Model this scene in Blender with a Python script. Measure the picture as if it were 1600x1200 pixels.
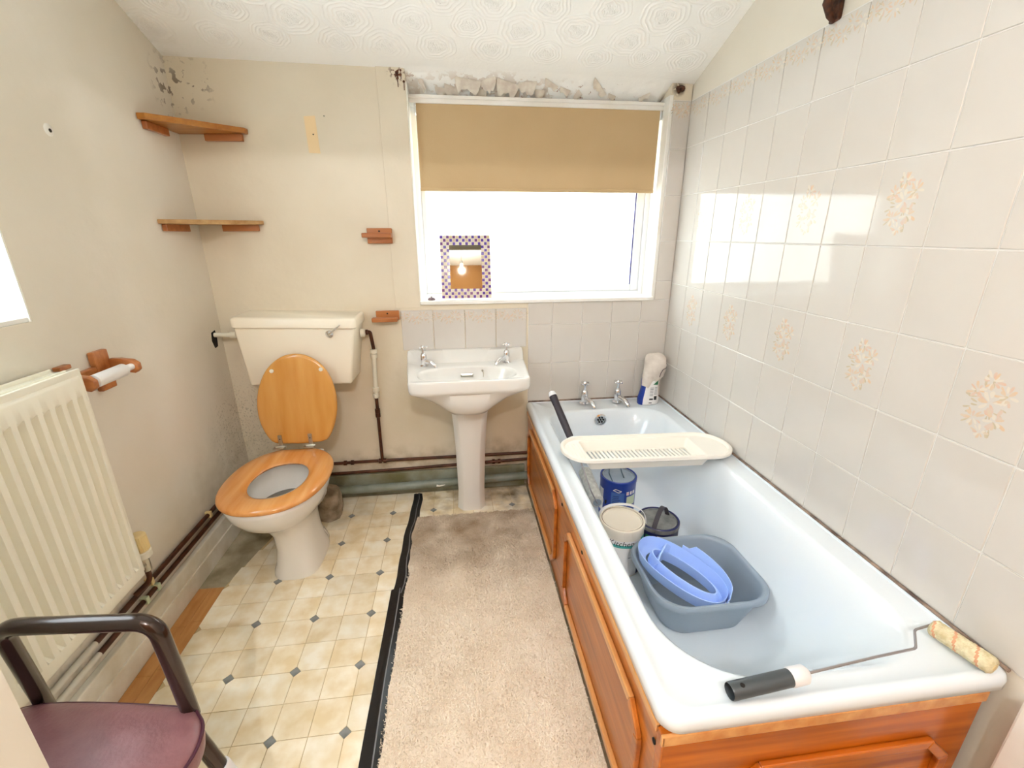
import bpy, bmesh, math, random
from mathutils import Vector, Matrix

random.seed(7)
S = bpy.context.scene
COL = S.collection
PI = math.pi
for o in list(bpy.data.objects):
    bpy.data.objects.remove(o)

# ------------------------------------------------------------------ camera
cam_d = bpy.data.cameras.new('camera')
cam_d.sensor_width = 36.0
cam_d.lens = 695.41 / 1600 * 36
cam_d.clip_start = 0.02
cam = bpy.data.objects.new('camera', cam_d)
COL.objects.link(cam)
PITCH, YAW, ROLL = 0.3246, 0.1223, -0.0024
fw = Vector((math.sin(YAW) * math.cos(PITCH), math.cos(YAW) * math.cos(PITCH), -math.sin(PITCH)))
rt = Vector((math.cos(YAW), -math.sin(YAW), 0))
up = rt.cross(fw)
r2 = rt * math.cos(ROLL) + up * math.sin(ROLL)
u2 = -rt * math.sin(ROLL) + up * math.cos(ROLL)
M = Matrix((r2, u2, -fw)).transposed().to_4x4()
M.translation = Vector((0, 0, 1.31))
cam.matrix_world = M
S.camera = cam

# ------------------------------------------------------------------ view, sky, daylight
S.view_settings.view_transform = 'Standard'
S.view_settings.look = 'None'
S.view_settings.gamma = 1.0
S.view_settings.use_curve_mapping = False
S.view_settings.exposure = 1.72
S.cycles.diffuse_bounces = 6
S.cycles.max_bounces = 12
S.cycles.caustics_reflective = False
S.cycles.caustics_refractive = False
S.cycles.sample_clamp_indirect = 6.0

W = bpy.data.worlds.new('overcast_sky')
S.world = W
W.use_nodes = True
bg = W.node_tree.nodes['Background']
bg.inputs['Color'].default_value = (0.72, 0.87, 1.0, 1)
bg.inputs['Strength'].default_value = 4.0

XR, XL, YB = 1.0634, -1.07, 2.1435


def area(name, loc, rot, sx, sy, energy, color, portal=False):
    d = bpy.data.lights.new(name, 'AREA')
    d.shape = 'RECTANGLE'
    d.size = sx
    d.size_y = sy
    d.energy = energy
    d.color = color
    if portal:
        d.cycles.is_portal = True
    o = bpy.data.objects.new(name, d)
    o.location = loc
    o.rotation_euler = rot
    COL.objects.link(o)
    return o


# sky portals outside the two windows (they only steer the sampling of the sky)
area('sky_portal', (0.40, 2.40, 1.43), (-PI / 2, 0, 0), 1.2, 0.95, 1, (1, 1, 1), True)
area('sky_portal', (-1.30, 0.88, 1.60), (0, -PI / 2, 0), 1.1, 0.85, 1, (1, 1, 1), True)

# ------------------------------------------------------------------ materials
MATS = {}


def srgb(r, g, b):
    f = lambda c: c / 12.92 if c <= 0.04045 else ((c + 0.055) / 1.055) ** 2.4
    return (f(r / 255), f(g / 255), f(b / 255), 1)


def mat(name, col, rough=0.5, metal=0.0, col2=None, nscale=8, bump=0.0, bscale=60, detail=4,
        stretch=(1, 1, 1), contrast=(0.35, 0.65), spec=0.5, rnd=0.0, trans=0.0, coat=0.0, alpha=1.0, sss=0.0):
    m = bpy.data.materials.new(name)
    m.use_nodes = True
    nt = m.node_tree
    n = nt.nodes
    b = n['Principled BSDF']
    b.inputs['Roughness'].default_value = rough
    b.inputs['Metallic'].default_value = metal
    b.inputs['Specular IOR Level'].default_value = spec
    b.inputs['Transmission Weight'].default_value = trans
    b.inputs['Coat Weight'].default_value = coat
    b.inputs['Alpha'].default_value = alpha
    b.inputs['Base Color'].default_value = col
    tc = n.new('ShaderNodeTexCoord')
    mp = n.new('ShaderNodeMapping')
    mp.inputs['Scale'].default_value = stretch
    nt.links.new(tc.outputs['Object'], mp.inputs['Vector'])
    out = None
    if col2 is not None:
        ns = n.new('ShaderNodeTexNoise')
        ns.inputs['Scale'].default_value = nscale
        ns.inputs['Detail'].default_value = detail
        nt.links.new(mp.outputs['Vector'], ns.inputs['Vector'])
        rp = n.new('ShaderNodeValToRGB')
        rp.color_ramp.elements[0].position = contrast[0]
        rp.color_ramp.elements[1].position = contrast[1]
        rp.color_ramp.elements[0].color = col
        rp.color_ramp.elements[1].color = col2
        nt.links.new(ns.outputs['Fac'], rp.inputs['Fac'])
        out = rp.outputs['Color']
    if rnd:
        oi = n.new('ShaderNodeObjectInfo')
        hs = n.new('ShaderNodeHueSaturation')
        mr = n.new('ShaderNodeMapRange')
        mr.inputs['To Min'].default_value = 1 - rnd
        mr.inputs['To Max'].default_value = 1 + rnd
        nt.links.new(oi.outputs['Random'], mr.inputs['Value'])
        nt.links.new(mr.outputs['Result'], hs.inputs['Value'])
        if out is None:
            hs.inputs['Color'].default_value = col
        else:
            nt.links.new(out, hs.inputs['Color'])
        out = hs.outputs['Color']
    if out is not None:
        nt.links.new(out, b.inputs['Base Color'])
    if bump:
        nb = n.new('ShaderNodeTexNoise')
        nb.inputs['Scale'].default_value = bscale
        nb.inputs['Detail'].default_value = 3
        bp = n.new('ShaderNodeBump')
        bp.inputs['Strength'].default_value = bump
        bp.inputs['Distance'].default_value = 0.004
        nt.links.new(mp.outputs['Vector'], nb.inputs['Vector'])
        nt.links.new(nb.outputs['Fac'], bp.inputs['Height'])
        nt.links.new(bp.outputs['Normal'], b.inputs['Normal'])
    MATS[name] = m
    return m


def stain(m, centre, radius, colour, nscale=40, lo=0.5, hi=0.6, axis=(1, 1, 1), strength=1.0):
    """blotches of dirt, mould or bare plaster around a spot of the surface"""
    nt = m.node_tree
    n = nt.nodes
    b = n['Principled BSDF']
    sock = b.inputs['Base Color']
    src = sock.links[0].from_socket if sock.links else None
    geo = n.new('ShaderNodeNewGeometry')
    sub = n.new('ShaderNodeVectorMath'); sub.operation = 'SUBTRACT'
    sub.inputs[1].default_value = centre
    mul = n.new('ShaderNodeVectorMath'); mul.operation = 'MULTIPLY'
    mul.inputs[1].default_value = axis
    ln = n.new('ShaderNodeVectorMath'); ln.operation = 'LENGTH'
    nt.links.new(geo.outputs['Position'], sub.inputs[0])
    nt.links.new(sub.outputs[0], mul.inputs[0])
    nt.links.new(mul.outputs[0], ln.inputs[0])
    fall = n.new('ShaderNodeMapRange')
    fall.inputs['From Min'].default_value = radius
    fall.inputs['From Max'].default_value = radius * 0.25
    nt.links.new(ln.outputs['Value'], fall.inputs['Value'])
    ns = n.new('ShaderNodeTexNoise')
    ns.inputs['Scale'].default_value = nscale
    ns.inputs['Detail'].default_value = 5
    nt.links.new(geo.outputs['Position'], ns.inputs['Vector'])
    nr = n.new('ShaderNodeMapRange')
    nr.inputs['From Min'].default_value = lo
    nr.inputs['From Max'].default_value = hi
    nt.links.new(ns.outputs['Fac'], nr.inputs['Value'])
    mm = n.new('ShaderNodeMath'); mm.operation = 'MULTIPLY'
    nt.links.new(fall.outputs['Result'], mm.inputs[0])
    nt.links.new(nr.outputs['Result'], mm.inputs[1])
    m2 = n.new('ShaderNodeMath'); m2.operation = 'MULTIPLY'; m2.use_clamp = True
    m2.inputs[1].default_value = strength
    nt.links.new(mm.outputs[0], m2.inputs[0])
    mix = n.new('ShaderNodeMix'); mix.data_type = 'RGBA'
    nt.links.new(m2.outputs[0], mix.inputs['Factor'])
    if src:
        nt.links.new(src, mix.inputs['A'])
    else:
        mix.inputs['A'].default_value = sock.default_value
    mix.inputs['B'].default_value = colour
    nt.links.new(mix.outputs['Result'], sock)


def wood(name, c1, c2, axis, rough=0.3, coat=0.3, scale=30, streak=0.08):
    st = [scale, scale, scale]
    st[axis] = scale * streak
    m = mat(name, c1, rough, col2=c2, nscale=1.0, stretch=tuple(st), detail=6, contrast=(0.3, 0.7), coat=coat,
            bump=0.12, bscale=2.0)
    return m


# --- structure colours
wall_m = mat('cream_emulsion', srgb(226, 219, 206), 0.75, col2=srgb(220, 212, 196), nscale=2.2, bump=0.35, bscale=22)
wallb_m = mat('cream_emulsion_back', srgb(226, 216, 197), 0.75, col2=srgb(219, 208, 187), nscale=2.5, bump=0.4, bscale=20)
for w_ in (wall_m, wallb_m):
    stain(w_, (-1.07, 2.12, 1.845), 0.10, srgb(138, 126, 112), 34, 0.56, 0.59, (1, 1, 0.75))
    stain(w_, (-0.985, 2.14, 1.87), 0.10, srgb(138, 124, 108), 34, 0.57, 0.60)
    stain(w_, (-1.07, 2.15, 0.10), 0.55, srgb(150, 138, 96), 14, 0.30, 0.80, (1, 0.7, 1), 0.55)
    stain(w_, (-0.98, 2.14, 0.45), 0.28, srgb(120, 112, 84), 120, 0.55, 0.72, (1, 1, 0.8), 0.5)
    stain(w_, (-1.07, 2.04, 0.42), 0.20, srgb(110, 100, 72), 120, 0.55, 0.72, (1, 1, 0.8), 0.5)
stain(wallb_m, (0.0, 2.14, 0.62), 0.55, srgb(206, 192, 158), 4, 0.3, 0.7, (0.6, 1, 1), 0.7)
stain(wallb_m, (-0.38, 2.14, 0.18), 0.26, srgb(140, 120, 66), 16, 0.42, 0.75, (0.7, 1, 2.4), 0.7)
stain(wallb_m, (0.15, 2.14, 0.18), 0.30, srgb(132, 114, 66), 16, 0.42, 0.75, (0.7, 1, 2.4), 0.7)
stain(wallb_m, (-0.20, 2.14, 1.93), 0.05, srgb(96, 50, 24), 70, 0.5, 0.56)
stain(wallb_m, (1.00, 2.14, 1.91), 0.035, srgb(70, 50, 20), 90, 0.35, 0.45)
stain(wall_m, (-1.07, 1.15, 0.22), 0.26, srgb(140, 134, 92), 24, 0.5, 0.75, (1, 1, 1.6), 0.6)
ceil_m = mat('white_ceiling_paint', srgb(250, 250, 248), 0.8, bump=0.2, bscale=70)
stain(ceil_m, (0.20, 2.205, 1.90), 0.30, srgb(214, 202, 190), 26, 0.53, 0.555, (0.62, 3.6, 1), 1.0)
stain(ceil_m, (0.22, 2.21, 1.90), 0.22, srgb(140, 84, 60), 48, 0.64, 0.67, (0.6, 3.0, 1), 1.0)  # brown bare plaster, with the shadowed gaps under the flakes painted in
stain(ceil_m, (0.62, 2.21, 1.90), 0.20, srgb(150, 100, 76), 48, 0.66, 0.69, (0.6, 3.0, 1), 1.0)  # more brown plaster and painted gap shade around the flakes farther right
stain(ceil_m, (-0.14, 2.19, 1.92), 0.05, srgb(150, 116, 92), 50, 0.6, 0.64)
stain(ceil_m, (-1.07, 2.14, 1.95), 0.16, srgb(190, 182, 164), 14, 0.4, 0.8, (1, 1, 1), 0.5)
hall_m = mat('hall_wall_paint', srgb(160, 112, 62), 0.8, col2=srgb(150, 102, 54), nscale=3)
white_m = mat('white_gloss_paint', srgb(243, 242, 238), 0.32, col2=srgb(232, 229, 220), nscale=6, bump=0.08)
upvc_m = mat('white_window_plastic', srgb(230, 232, 235), 0.25)
gasket_m = mat('blue_black_gasket', srgb(70, 66, 120), 0.5)
skirt_m = mat('scuffed_white_skirting', srgb(234, 231, 221), 0.5, col2=srgb(210, 203, 184), nscale=9, bump=0.2)
skirtb_m = mat('grey_painted_skirting', srgb(150, 156, 142), 0.55, col2=srgb(112, 108, 74), nscale=7)
pipegrey_m = mat('grey_waste_pipe', srgb(142, 152, 146), 0.45, col2=srgb(110, 116, 98), nscale=6)
concrete_m = mat('bare_concrete', srgb(182, 170, 144), 0.9, col2=srgb(134, 124, 98), nscale=9, bump=0.6, bscale=40)
stain(concrete_m, (0.22, 2.0, 0), 0.25, srgb(90, 72, 44), 10, 0.40, 0.7)
tile_m = mat('glazed_cream_tile', srgb(212, 207, 200), 0.07, col2=srgb(207, 201, 193), nscale=3, bump=0.10, bscale=9, spec=0.6)
peach_m = mat('peach_petal_print', srgb(220, 192, 162), 0.09, col2=srgb(213, 198, 178), nscale=70, spec=0.6)
rose_m = mat('rose_petal_print', srgb(218, 186, 164), 0.09, col2=srgb(214, 196, 182), nscale=70, spec=0.6)
leafp_m = mat('grey_leaf_print', srgb(206, 192, 166), 0.09, col2=srgb(196, 184, 160), nscale=80, spec=0.6)
pale_m = mat('pale_petal_print', srgb(220, 212, 198), 0.09, spec=0.6)

vinyl_m = mat('beige_vinyl_tile', srgb(246, 237, 216), 0.30, col2=srgb(228, 209, 170), nscale=15, detail=9, rnd=0.08, bump=0.05)
vinylw_m = mat('pale_vinyl_tile', srgb(249, 243, 226), 0.30, col2=srgb(236, 221, 188), nscale=15, detail=9, rnd=0.07, bump=0.05)
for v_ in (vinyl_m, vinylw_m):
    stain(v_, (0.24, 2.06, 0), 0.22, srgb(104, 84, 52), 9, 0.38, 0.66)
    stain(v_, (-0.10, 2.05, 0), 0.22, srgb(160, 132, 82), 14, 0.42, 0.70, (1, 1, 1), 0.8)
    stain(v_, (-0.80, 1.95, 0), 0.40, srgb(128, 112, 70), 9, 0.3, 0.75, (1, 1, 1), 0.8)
grout_m = mat('vinyl_line_print', srgb(202, 180, 134), 0.5)
dia_m = mat('slate_blue_inset', srgb(142, 146, 144), 0.35, col2=srgb(120, 124, 122), nscale=30)
ply_m = wood('orange_floor_board', srgb(206, 152, 92), srgb(184, 124, 66), 1, 0.5, 0.0, 40, 0.2)
carpet_m = mat('beige_carpet', srgb(238, 226, 210), 0.95, col2=srgb(226, 210, 190), nscale=7, detail=8, spec=0.1, bump=0.6, bscale=300)
pile_m = mat('beige_carpet_pile', srgb(246, 236, 220), 0.95, col2=srgb(230, 216, 196), nscale=9, detail=8, spec=0.05)
for c_ in (carpet_m, pile_m):
    stain(c_, (0.05, 1.80, 0), 0.55, srgb(140, 112, 74), 6, 0.30, 0.7, (0.8, 1.2, 1), 0.95)
rubber_m = mat('black_rubber_strip', srgb(24, 24, 26), 0.28, bump=0.3, bscale=30)
rubberw_m = mat('worn_rubber_edge', srgb(120, 122, 126), 0.35)

pine1_m = wood('orange_pine_board', srgb(200, 118, 42), srgb(140, 70, 16), 1, 0.28, 0.3, 34, 0.06)
pine2_m = wood('orange_pine_end', srgb(206, 112, 22), srgb(144, 66, 8), 0, 0.25, 0.3, 34, 0.06)
pinel_m = wood('pale_pine_moulding', srgb(222, 166, 104), srgb(196, 124, 60), 1, 0.28, 0.3, 34, 0.06)
shelf_m = wood('shelf_edge_wood', srgb(190, 128, 48), srgb(160, 96, 28), 0, 0.35, 0.2, 40, 0.06)
shelfp_m = wood('worn_shelf_wood', srgb(196, 160, 110), srgb(160, 118, 66), 0, 0.6, 0.0, 40, 0.06)
cleat_m = wood('red_brown_cleat_wood', srgb(190, 122, 68), srgb(156, 88, 42), 0, 0.35, 0.3, 40, 0.08)
oak_m = wood('golden_oak_veneer', srgb(216, 160, 84), srgb(202, 140, 64), 2, 0.22, 0.4, 26, 0.05)
seatw_m = wood('honey_pine_seat', srgb(226, 166, 100), srgb(204, 130, 62), 1, 0.18, 0.5, 26, 0.08)

bath_m = mat('white_bath_enamel', srgb(226, 234, 240), 0.10, spec=0.6)
china_m = mat('white_vitreous_china', srgb(228, 226, 221), 0.10, spec=0.6)
cist_m = mat('cream_cistern_plastic', srgb(238, 230, 212), 0.25)
chrome_m = mat('chrome', (0.8, 0.8, 0.82, 1), 0.10, 1.0)
dull_m = mat('tarnished_chrome', (0.55, 0.52, 0.45, 1), 0.3, 1.0)
dark_m = mat('dark_hole', srgb(26, 22, 20), 0.8)
copper_m = mat('dull_copper_pipe', srgb(92, 52, 32), 0.45, 0.35, col2=srgb(64, 36, 22), nscale=20)
valvew_m = mat('white_plastic_valve', srgb(228, 224, 208), 0.35)
rust_m = mat('rusty_metal', srgb(92, 52, 30), 0.8, col2=srgb(48, 28, 18), nscale=60, bump=0.6, bscale=120)
cement_m = mat('cement_lump', srgb(170, 156, 136), 0.9, col2=srgb(110, 96, 76), nscale=16, bump=1.0, bscale=50)
water_m = mat('toilet_water', srgb(112, 108, 100), 0.08, spec=0.5)

rad_m = mat('cream_radiator_enamel', srgb(240, 236, 220), 0.28, spec=0.5)
trv_m = mat('yellowed_plastic', srgb(222, 198, 142), 0.35)
blind_m = mat('tan_blind_fabric', srgb(200, 174, 134), 0.85, col2=srgb(195, 168, 127), nscale=3, bump=0.15, bscale=400)
plug_m = mat('purple_grey_stopper', srgb(132, 112, 116), 0.35, col2=srgb(96, 76, 84), nscale=90)
mirror_m = mat('mirror_glass', (0.22, 0.21, 0.17, 1), 0.02, 1.0)
mgrout_m = mat('mosaic_grout', srgb(236, 228, 214), 0.8)
mpurple_m = mat('purple_mosaic', srgb(78, 44, 150), 0.12)
mdark_m = mat('violet_mosaic', srgb(104, 54, 124), 0.12)
mcream_m = mat('cream_mosaic', srgb(224, 218, 198), 0.12)
mgold_m = mat('gold_mosaic', srgb(214, 198, 160), 0.12)

rack_m = mat('cream_rack_plastic', srgb(240, 236, 226), 0.3)
grip_m = mat('black_rubber_grip', srgb(52, 48, 56), 0.55, bump=0.25, bscale=150)
gripc_m = mat('charcoal_tube_handle', srgb(66, 72, 76), 0.35)
gripw_m = mat('white_collar_plastic', srgb(226, 226, 228), 0.35)
wire_m = mat('steel_wire', (0.42, 0.40, 0.42, 1), 0.3, 1.0)
fluff_m = mat('grey_roller_fluff', srgb(222, 222, 216), 0.95, col2=srgb(196, 196, 190), nscale=60, bump=1.0, bscale=250)
fluffc_m = mat('cream_roller_fluff', srgb(232, 222, 188), 0.95, col2=srgb(206, 190, 146), nscale=70, bump=1.0, bscale=250)
fluffo_m = mat('orange_roller_stripe', srgb(214, 160, 124), 0.95)
blue_m = mat('royal_blue_label', srgb(28, 58, 150), 0.3)
blued_m = mat('navy_label', srgb(24, 30, 84), 0.3)
bluel_m = mat('mid_blue_print', srgb(70, 104, 172), 0.3)
tinlid_m = mat('grey_tin_lid', srgb(158, 170, 184), 0.35, 0.0, col2=srgb(136, 150, 166), nscale=12)
tind_m = mat('dark_tin_lid', srgb(92, 94, 96), 0.4, 0.0, col2=srgb(136, 138, 136), nscale=22)
ring_m = mat('black_lid_seam', srgb(28, 28, 36), 0.4)
tinc_m = mat('cream_plastic_tin', srgb(234, 226, 210), 0.4)
teal_m = mat('teal_label', srgb(72, 168, 160), 0.4)
paper_m = mat('white_label', srgb(236, 234, 232), 0.45)
ink_m = mat('black_ink', srgb(26, 24, 26), 0.5)
greyink_m = mat('grey_print', srgb(118, 120, 124), 0.5)
green_m = mat('green_print', srgb(52, 120, 82), 0.4)
pgreen_m = mat('pale_green_label', srgb(198, 212, 180), 0.4)
redp_m = mat('red_print', srgb(206, 62, 48), 0.4)
bowl_m = mat('grey_bowl_plastic', srgb(142, 156, 170), 0.32)
bluep_m = mat('pale_blue_plastic', srgb(166, 196, 250), 0.3)
bluep_m.node_tree.nodes['Principled BSDF'].inputs['Subsurface Weight'].default_value = 0.0
rag_m = mat('white_cloth', srgb(226, 218, 208), 0.9, col2=srgb(206, 196, 186), nscale=20, bump=0.4, bscale=60)
seam_m = mat('dark_hem', srgb(112, 98, 96), 0.8)
vinylseat_m = mat('maroon_vinyl_upholstery', srgb(134, 92, 96), 0.32, col2=srgb(124, 82, 86), nscale=30, bump=0.15, bscale=160)
piping_m = mat('dark_maroon_piping', srgb(70, 30, 48), 0.4)
tubec_m = mat('brown_enamel_tube', srgb(52, 38, 32), 0.2, 0.5, coat=0.4)
bareplaster_m = mat('bare_peach_plaster', srgb(236, 210, 166), 0.85)
flake_m = mat('peeling_paint_flake', srgb(232, 226, 214), 0.7, col2=srgb(212, 200, 188), nscale=30)
outwall_m = mat('pale_render', srgb(232, 222, 206), 0.9, col2=srgb(222, 206, 184), nscale=2)
paving_m = mat('pale_paving', srgb(226, 222, 214), 0.9, col2=srgb(214, 210, 202), nscale=4)

# frosted pane: part clear, part diffusing
fg = bpy.data.materials.new('frosted_glass')
fg.use_nodes = True
nt = fg.node_tree
nt.nodes.clear()
o_ = nt.nodes.new('ShaderNodeOutputMaterial')
tr = nt.nodes.new('ShaderNodeBsdfTransparent'); tr.inputs[0].default_value = (0.95, 0.96, 0.95, 1)
tl = nt.nodes.new('ShaderNodeBsdfTranslucent'); tl.inputs[0].default_value = (0.97, 0.96, 0.95, 1)
gl = nt.nodes.new('ShaderNodeBsdfGlossy'); gl.inputs['Roughness'].default_value = 0.1
m1 = nt.nodes.new('ShaderNodeMixShader'); m1.inputs[0].default_value = 0.62
m2 = nt.nodes.new('ShaderNodeMixShader'); m2.inputs[0].default_value = 0.05
nt.links.new(tr.outputs[0], m1.inputs[1]); nt.links.new(tl.outputs[0], m1.inputs[2])
nt.links.new(m1.outputs[0], m2.inputs[1]); nt.links.new(gl.outputs[0], m2.inputs[2])
nt.links.new(m2.outputs[0], o_.inputs['Surface'])
# lamp glass
bulb_m = bpy.data.materials.new('lit_bulb')
bulb_m.use_nodes = True
nt = bulb_m.node_tree
nt.nodes.clear()
o_ = nt.nodes.new('ShaderNodeOutputMaterial')
em = nt.nodes.new('ShaderNodeEmission'); em.inputs[0].default_value = (1.0, 0.78, 0.5, 1); em.inputs[1].default_value = 10.0
tb = nt.nodes.new('ShaderNodeBsdfTransparent')
ad = nt.nodes.new('ShaderNodeAddShader')
nt.links.new(em.outputs[0], ad.inputs[0]); nt.links.new(tb.outputs[0], ad.inputs[1])
nt.links.new(ad.outputs[0], o_.inputs['Surface'])


# ------------------------------------------------------------------ mesh helpers
class MB:
    def __init__(s):
        s.v = []; s.f = []; s.mi = []

    def add(s, vs, fs, mi=0):
        o = len(s.v)
        s.v += [tuple(p) for p in vs]
        s.f += [tuple(i + o for i in f) for f in fs]
        s.mi += [mi] * len(fs)
        return s

    def box(s, x0, x1, y0, y1, z0, z1, bev=0.0, mi=0, seg=2):
        p = [(x0, y0, z0), (x1, y0, z0), (x1, y1, z0), (x0, y1, z0), (x0, y0, z1), (x1, y0, z1), (x1, y1, z1), (x0, y1, z1)]
        return s.hexa(p, bev, mi, seg)

    def hexa(s, p, bev=0.0, mi=0, seg=2):
        fs = [(0, 3, 2, 1), (4, 5, 6, 7), (0, 1, 5, 4), (1, 2, 6, 5), (2, 3, 7, 6), (3, 0, 4, 7)]
        if bev <= 0:
            return s.add(p, fs, mi)
        bm = bmesh.new()
        vs = [bm.verts.new(q) for q in p]
        for f in fs:
            bm.faces.new([vs[i] for i in f])
        bmesh.ops.bevel(bm, geom=bm.edges[:], offset=bev, segments=seg, affect='EDGES', profile=0.5)
        bm.verts.index_update()
        s.add([v.co for v in bm.verts], [[v.index for v in f.verts] for f in bm.faces], mi)
        bm.free()
        return s

    def prism(s, poly, axis, a, b, bev=0.0, mi=0, seg=2):
        """polygon (2-D, CCW seen from +axis) pushed from a to b along the axis"""
        def P(q, t):
            u, w = q
            return {0: (t, u, w), 1: (u, t, w), 2: (u, w, t)}[axis]
        n = len(poly)
        vs = [P(q, a) for q in poly] + [P(q, b) for q in poly]
        fs = [tuple(range(n - 1, -1, -1)), tuple(range(n, 2 * n))] + [(i, (i + 1) % n, n + (i + 1) % n, n + i) for i in range(n)]
        if bev <= 0:
            return s.add(vs, fs, mi)
        bm = bmesh.new()
        bv = [bm.verts.new(q) for q in vs]
        for f in fs:
            bm.faces.new([bv[i] for i in f])
        bmesh.ops.bevel(bm, geom=bm.edges[:], offset=bev, segments=seg, affect='EDGES', profile=0.5)
        bm.verts.index_update()
        s.add([v.co for v in bm.verts], [[v.index for v in f.verts] for f in bm.faces], mi)
        bm.free()
        return s

    def loft(s, rings, closed=True, cap0=False, cap1=False, mi=0):
        n = len(rings[0])
        vs = [p for r in rings for p in r]
        fs = []
        for k in range(len(rings) - 1):
            for i in range(n if closed else n - 1):
                j = (i + 1) % n
                fs.append((k * n + i, k * n + j, (k + 1) * n + j, (k + 1) * n + i))
        if cap0: fs.append(tuple(range(n - 1, -1, -1)))
        if cap1: fs.append(tuple((len(rings) - 1) * n + i for i in range(n)))
        return s.add(vs, fs, mi)

    def tube(s, pts, r, n=12, mi=0, cap=True, closed=False):
        pts = [Vector(p) for p in pts]
        rs = r if isinstance(r, (list, tuple)) else [r] * len(pts)
        rings = []
        nrm = None
        N = len(pts)
        for i, p in enumerate(pts):
            a = pts[i - 1] if (i > 0 or closed) else p
            b = pts[(i + 1) % N] if (i < N - 1 or closed) else p
            t = (b - a).normalized()
            if nrm is None:
                nrm = t.orthogonal().normalized()
            else:
                nrm = (nrm - t * nrm.dot(t))
                nrm = nrm.normalized() if nrm.length > 1e-6 else t.orthogonal().normalized()
            bn_ = t.cross(nrm)
            rings.append([p + (nrm * math.cos(2 * PI * k / n) + bn_ * math.sin(2 * PI * k / n)) * rs[i] for k in range(n)])
        if closed:
            rings.append(rings[0])
        return s.loft(rings, True, cap and not closed, cap and not closed, mi)

    def lathe(s, prof, c=(0, 0, 0), axis=2, n=32, mi=0, cap0=True, cap1=True):
        """prof: (radius, height) pairs turned about an axis through c"""
        rings = []
        for r, h in prof:
            ring = []
            for k in range(n):
                a = 2 * PI * k / n
                u, w = r * math.cos(a), r * math.sin(a)
                q = {2: (u, w, h), 1: (w, h, u), 0: (h, u, w)}[axis]
                ring.append((c[0] + q[0], c[1] + q[1], c[2] + q[2]))
            rings.append(ring)
        return s.loft(rings, True, cap0, cap1, mi)


def rcorner(pts, r=0.03, seg=6):
    """a polyline with its inner corners rounded"""
    pts = [Vector(p) for p in pts]
    out = [pts[0]]
    for i in range(1, len(pts) - 1):
        a, b, c = pts[i - 1], pts[i], pts[i + 1]
        d1, d2 = (a - b), (c - b)
        q = min(r, d1.length * 0.49, d2.length * 0.49)
        p1, p2 = b + d1.normalized() * q, b + d2.normalized() * q
        for k in range(seg + 1):
            t = k / seg
            out.append(p1 * (1 - t) ** 2 + b * 2 * t * (1 - t) + p2 * t * t)
    out.append(pts[-1])
    return out


def ring(cx, cy, rx, ry, z, ex=2.0, n=64, rot=0.0):
    out = []
    for k in range(n):
        a = 2 * PI * k / n
        c, s_ = math.cos(a), math.sin(a)
        u = rx * math.copysign(abs(c) ** (2 / ex), c)
        w = ry * math.copysign(abs(s_) ** (2 / ex), s_)
        out.append((cx + u * math.cos(rot) - w * math.sin(rot), cy + u * math.sin(rot) + w * math.cos(rot), z))
    return out


def rrect(x0, x1, y0, y1, r, z, seg=10):
    """rounded rectangle ring; r may be four radii: (x1,y1) (x0,y1) (x0,y0) (x1,y0)"""
    rr = r if isinstance(r, (list, tuple)) else (r,) * 4
    out = []
    for (cx, cy, q, a0) in ((x1, y1, rr[0], 0), (x0, y1, rr[1], 90), (x0, y0, rr[2], 180), (x1, y0, rr[3], 270)):
        ox = cx - q if cx == x1 else cx + q
        oy = cy - q if cy == y1 else cy + q
        for k in range(seg + 1):
            a = math.radians(a0 + 90 * k / seg)
            out.append((ox + q * math.cos(a), oy + q * math.sin(a), z))
    return out


ORG = {}


def tag(o, label=None, cat=None, group=None, kind=None):
    if label: o['label'] = label
    if cat: o['category'] = cat
    if group: o['group'] = group
    if kind: o['kind'] = kind
    return o


def obj(name, mb, mats, parent=None, smooth=False, angle=40, org=None):
    me = bpy.data.meshes.new(name)
    base = Vector(org) if org is not None else (ORG.get(parent.name, Vector()) if parent else Vector())
    me.from_pydata([tuple(Vector(v) - base) for v in mb.v], [], mb.f)
    mats = mats if isinstance(mats, (list, tuple)) else [mats]
    for m in mats: me.materials.append(m)
    if len(mats) > 1:
        me.polygons.foreach_set('material_index', mb.mi)
    me.update()
    bm = bmesh.new(); bm.from_mesh(me)
    bmesh.ops.recalc_face_normals(bm, faces=bm.faces[:])
    bm.to_mesh(me); bm.free()
    o = bpy.data.objects.new(name, me)
    COL.objects.link(o)
    if parent:
        o.parent = parent
        ORG[o.name] = base
    else:
        o.location = base
        ORG[o.name] = base
    if smooth:
        me.shade_smooth()
        me.set_sharp_from_angle(angle=math.radians(angle))
    return o


def thing(name, label, cat, loc=(0, 0, 0), group=None):
    o = bpy.data.objects.new(name, None)
    o.empty_display_size = 0.05
    COL.objects.link(o)
    o.location = loc
    ORG[o.name] = Vector(loc)
    return tag(o, label, cat, group)


def struct(name, mb, mats, parent=None, smooth=False):
    o = obj(name, mb, mats, parent, smooth)
    if parent is None: o['kind'] = 'structure'
    return o


def inst(src_mesh, name, parent, loc):
    o = bpy.data.objects.new(name, src_mesh)
    COL.objects.link(o)
    o.parent = parent
    o.location = loc
    return o


# ------------------------------------------------------------------ ROOM SHELL
def ceil_z(x, y):
    return 1.942 - 0.385 * (y - 2.1435) - 0.012 * x


floor = struct('floor', MB().box(-1.2, 1.2, -1.6, 2.4, -0.12, 0.0), concrete_m)

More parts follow.
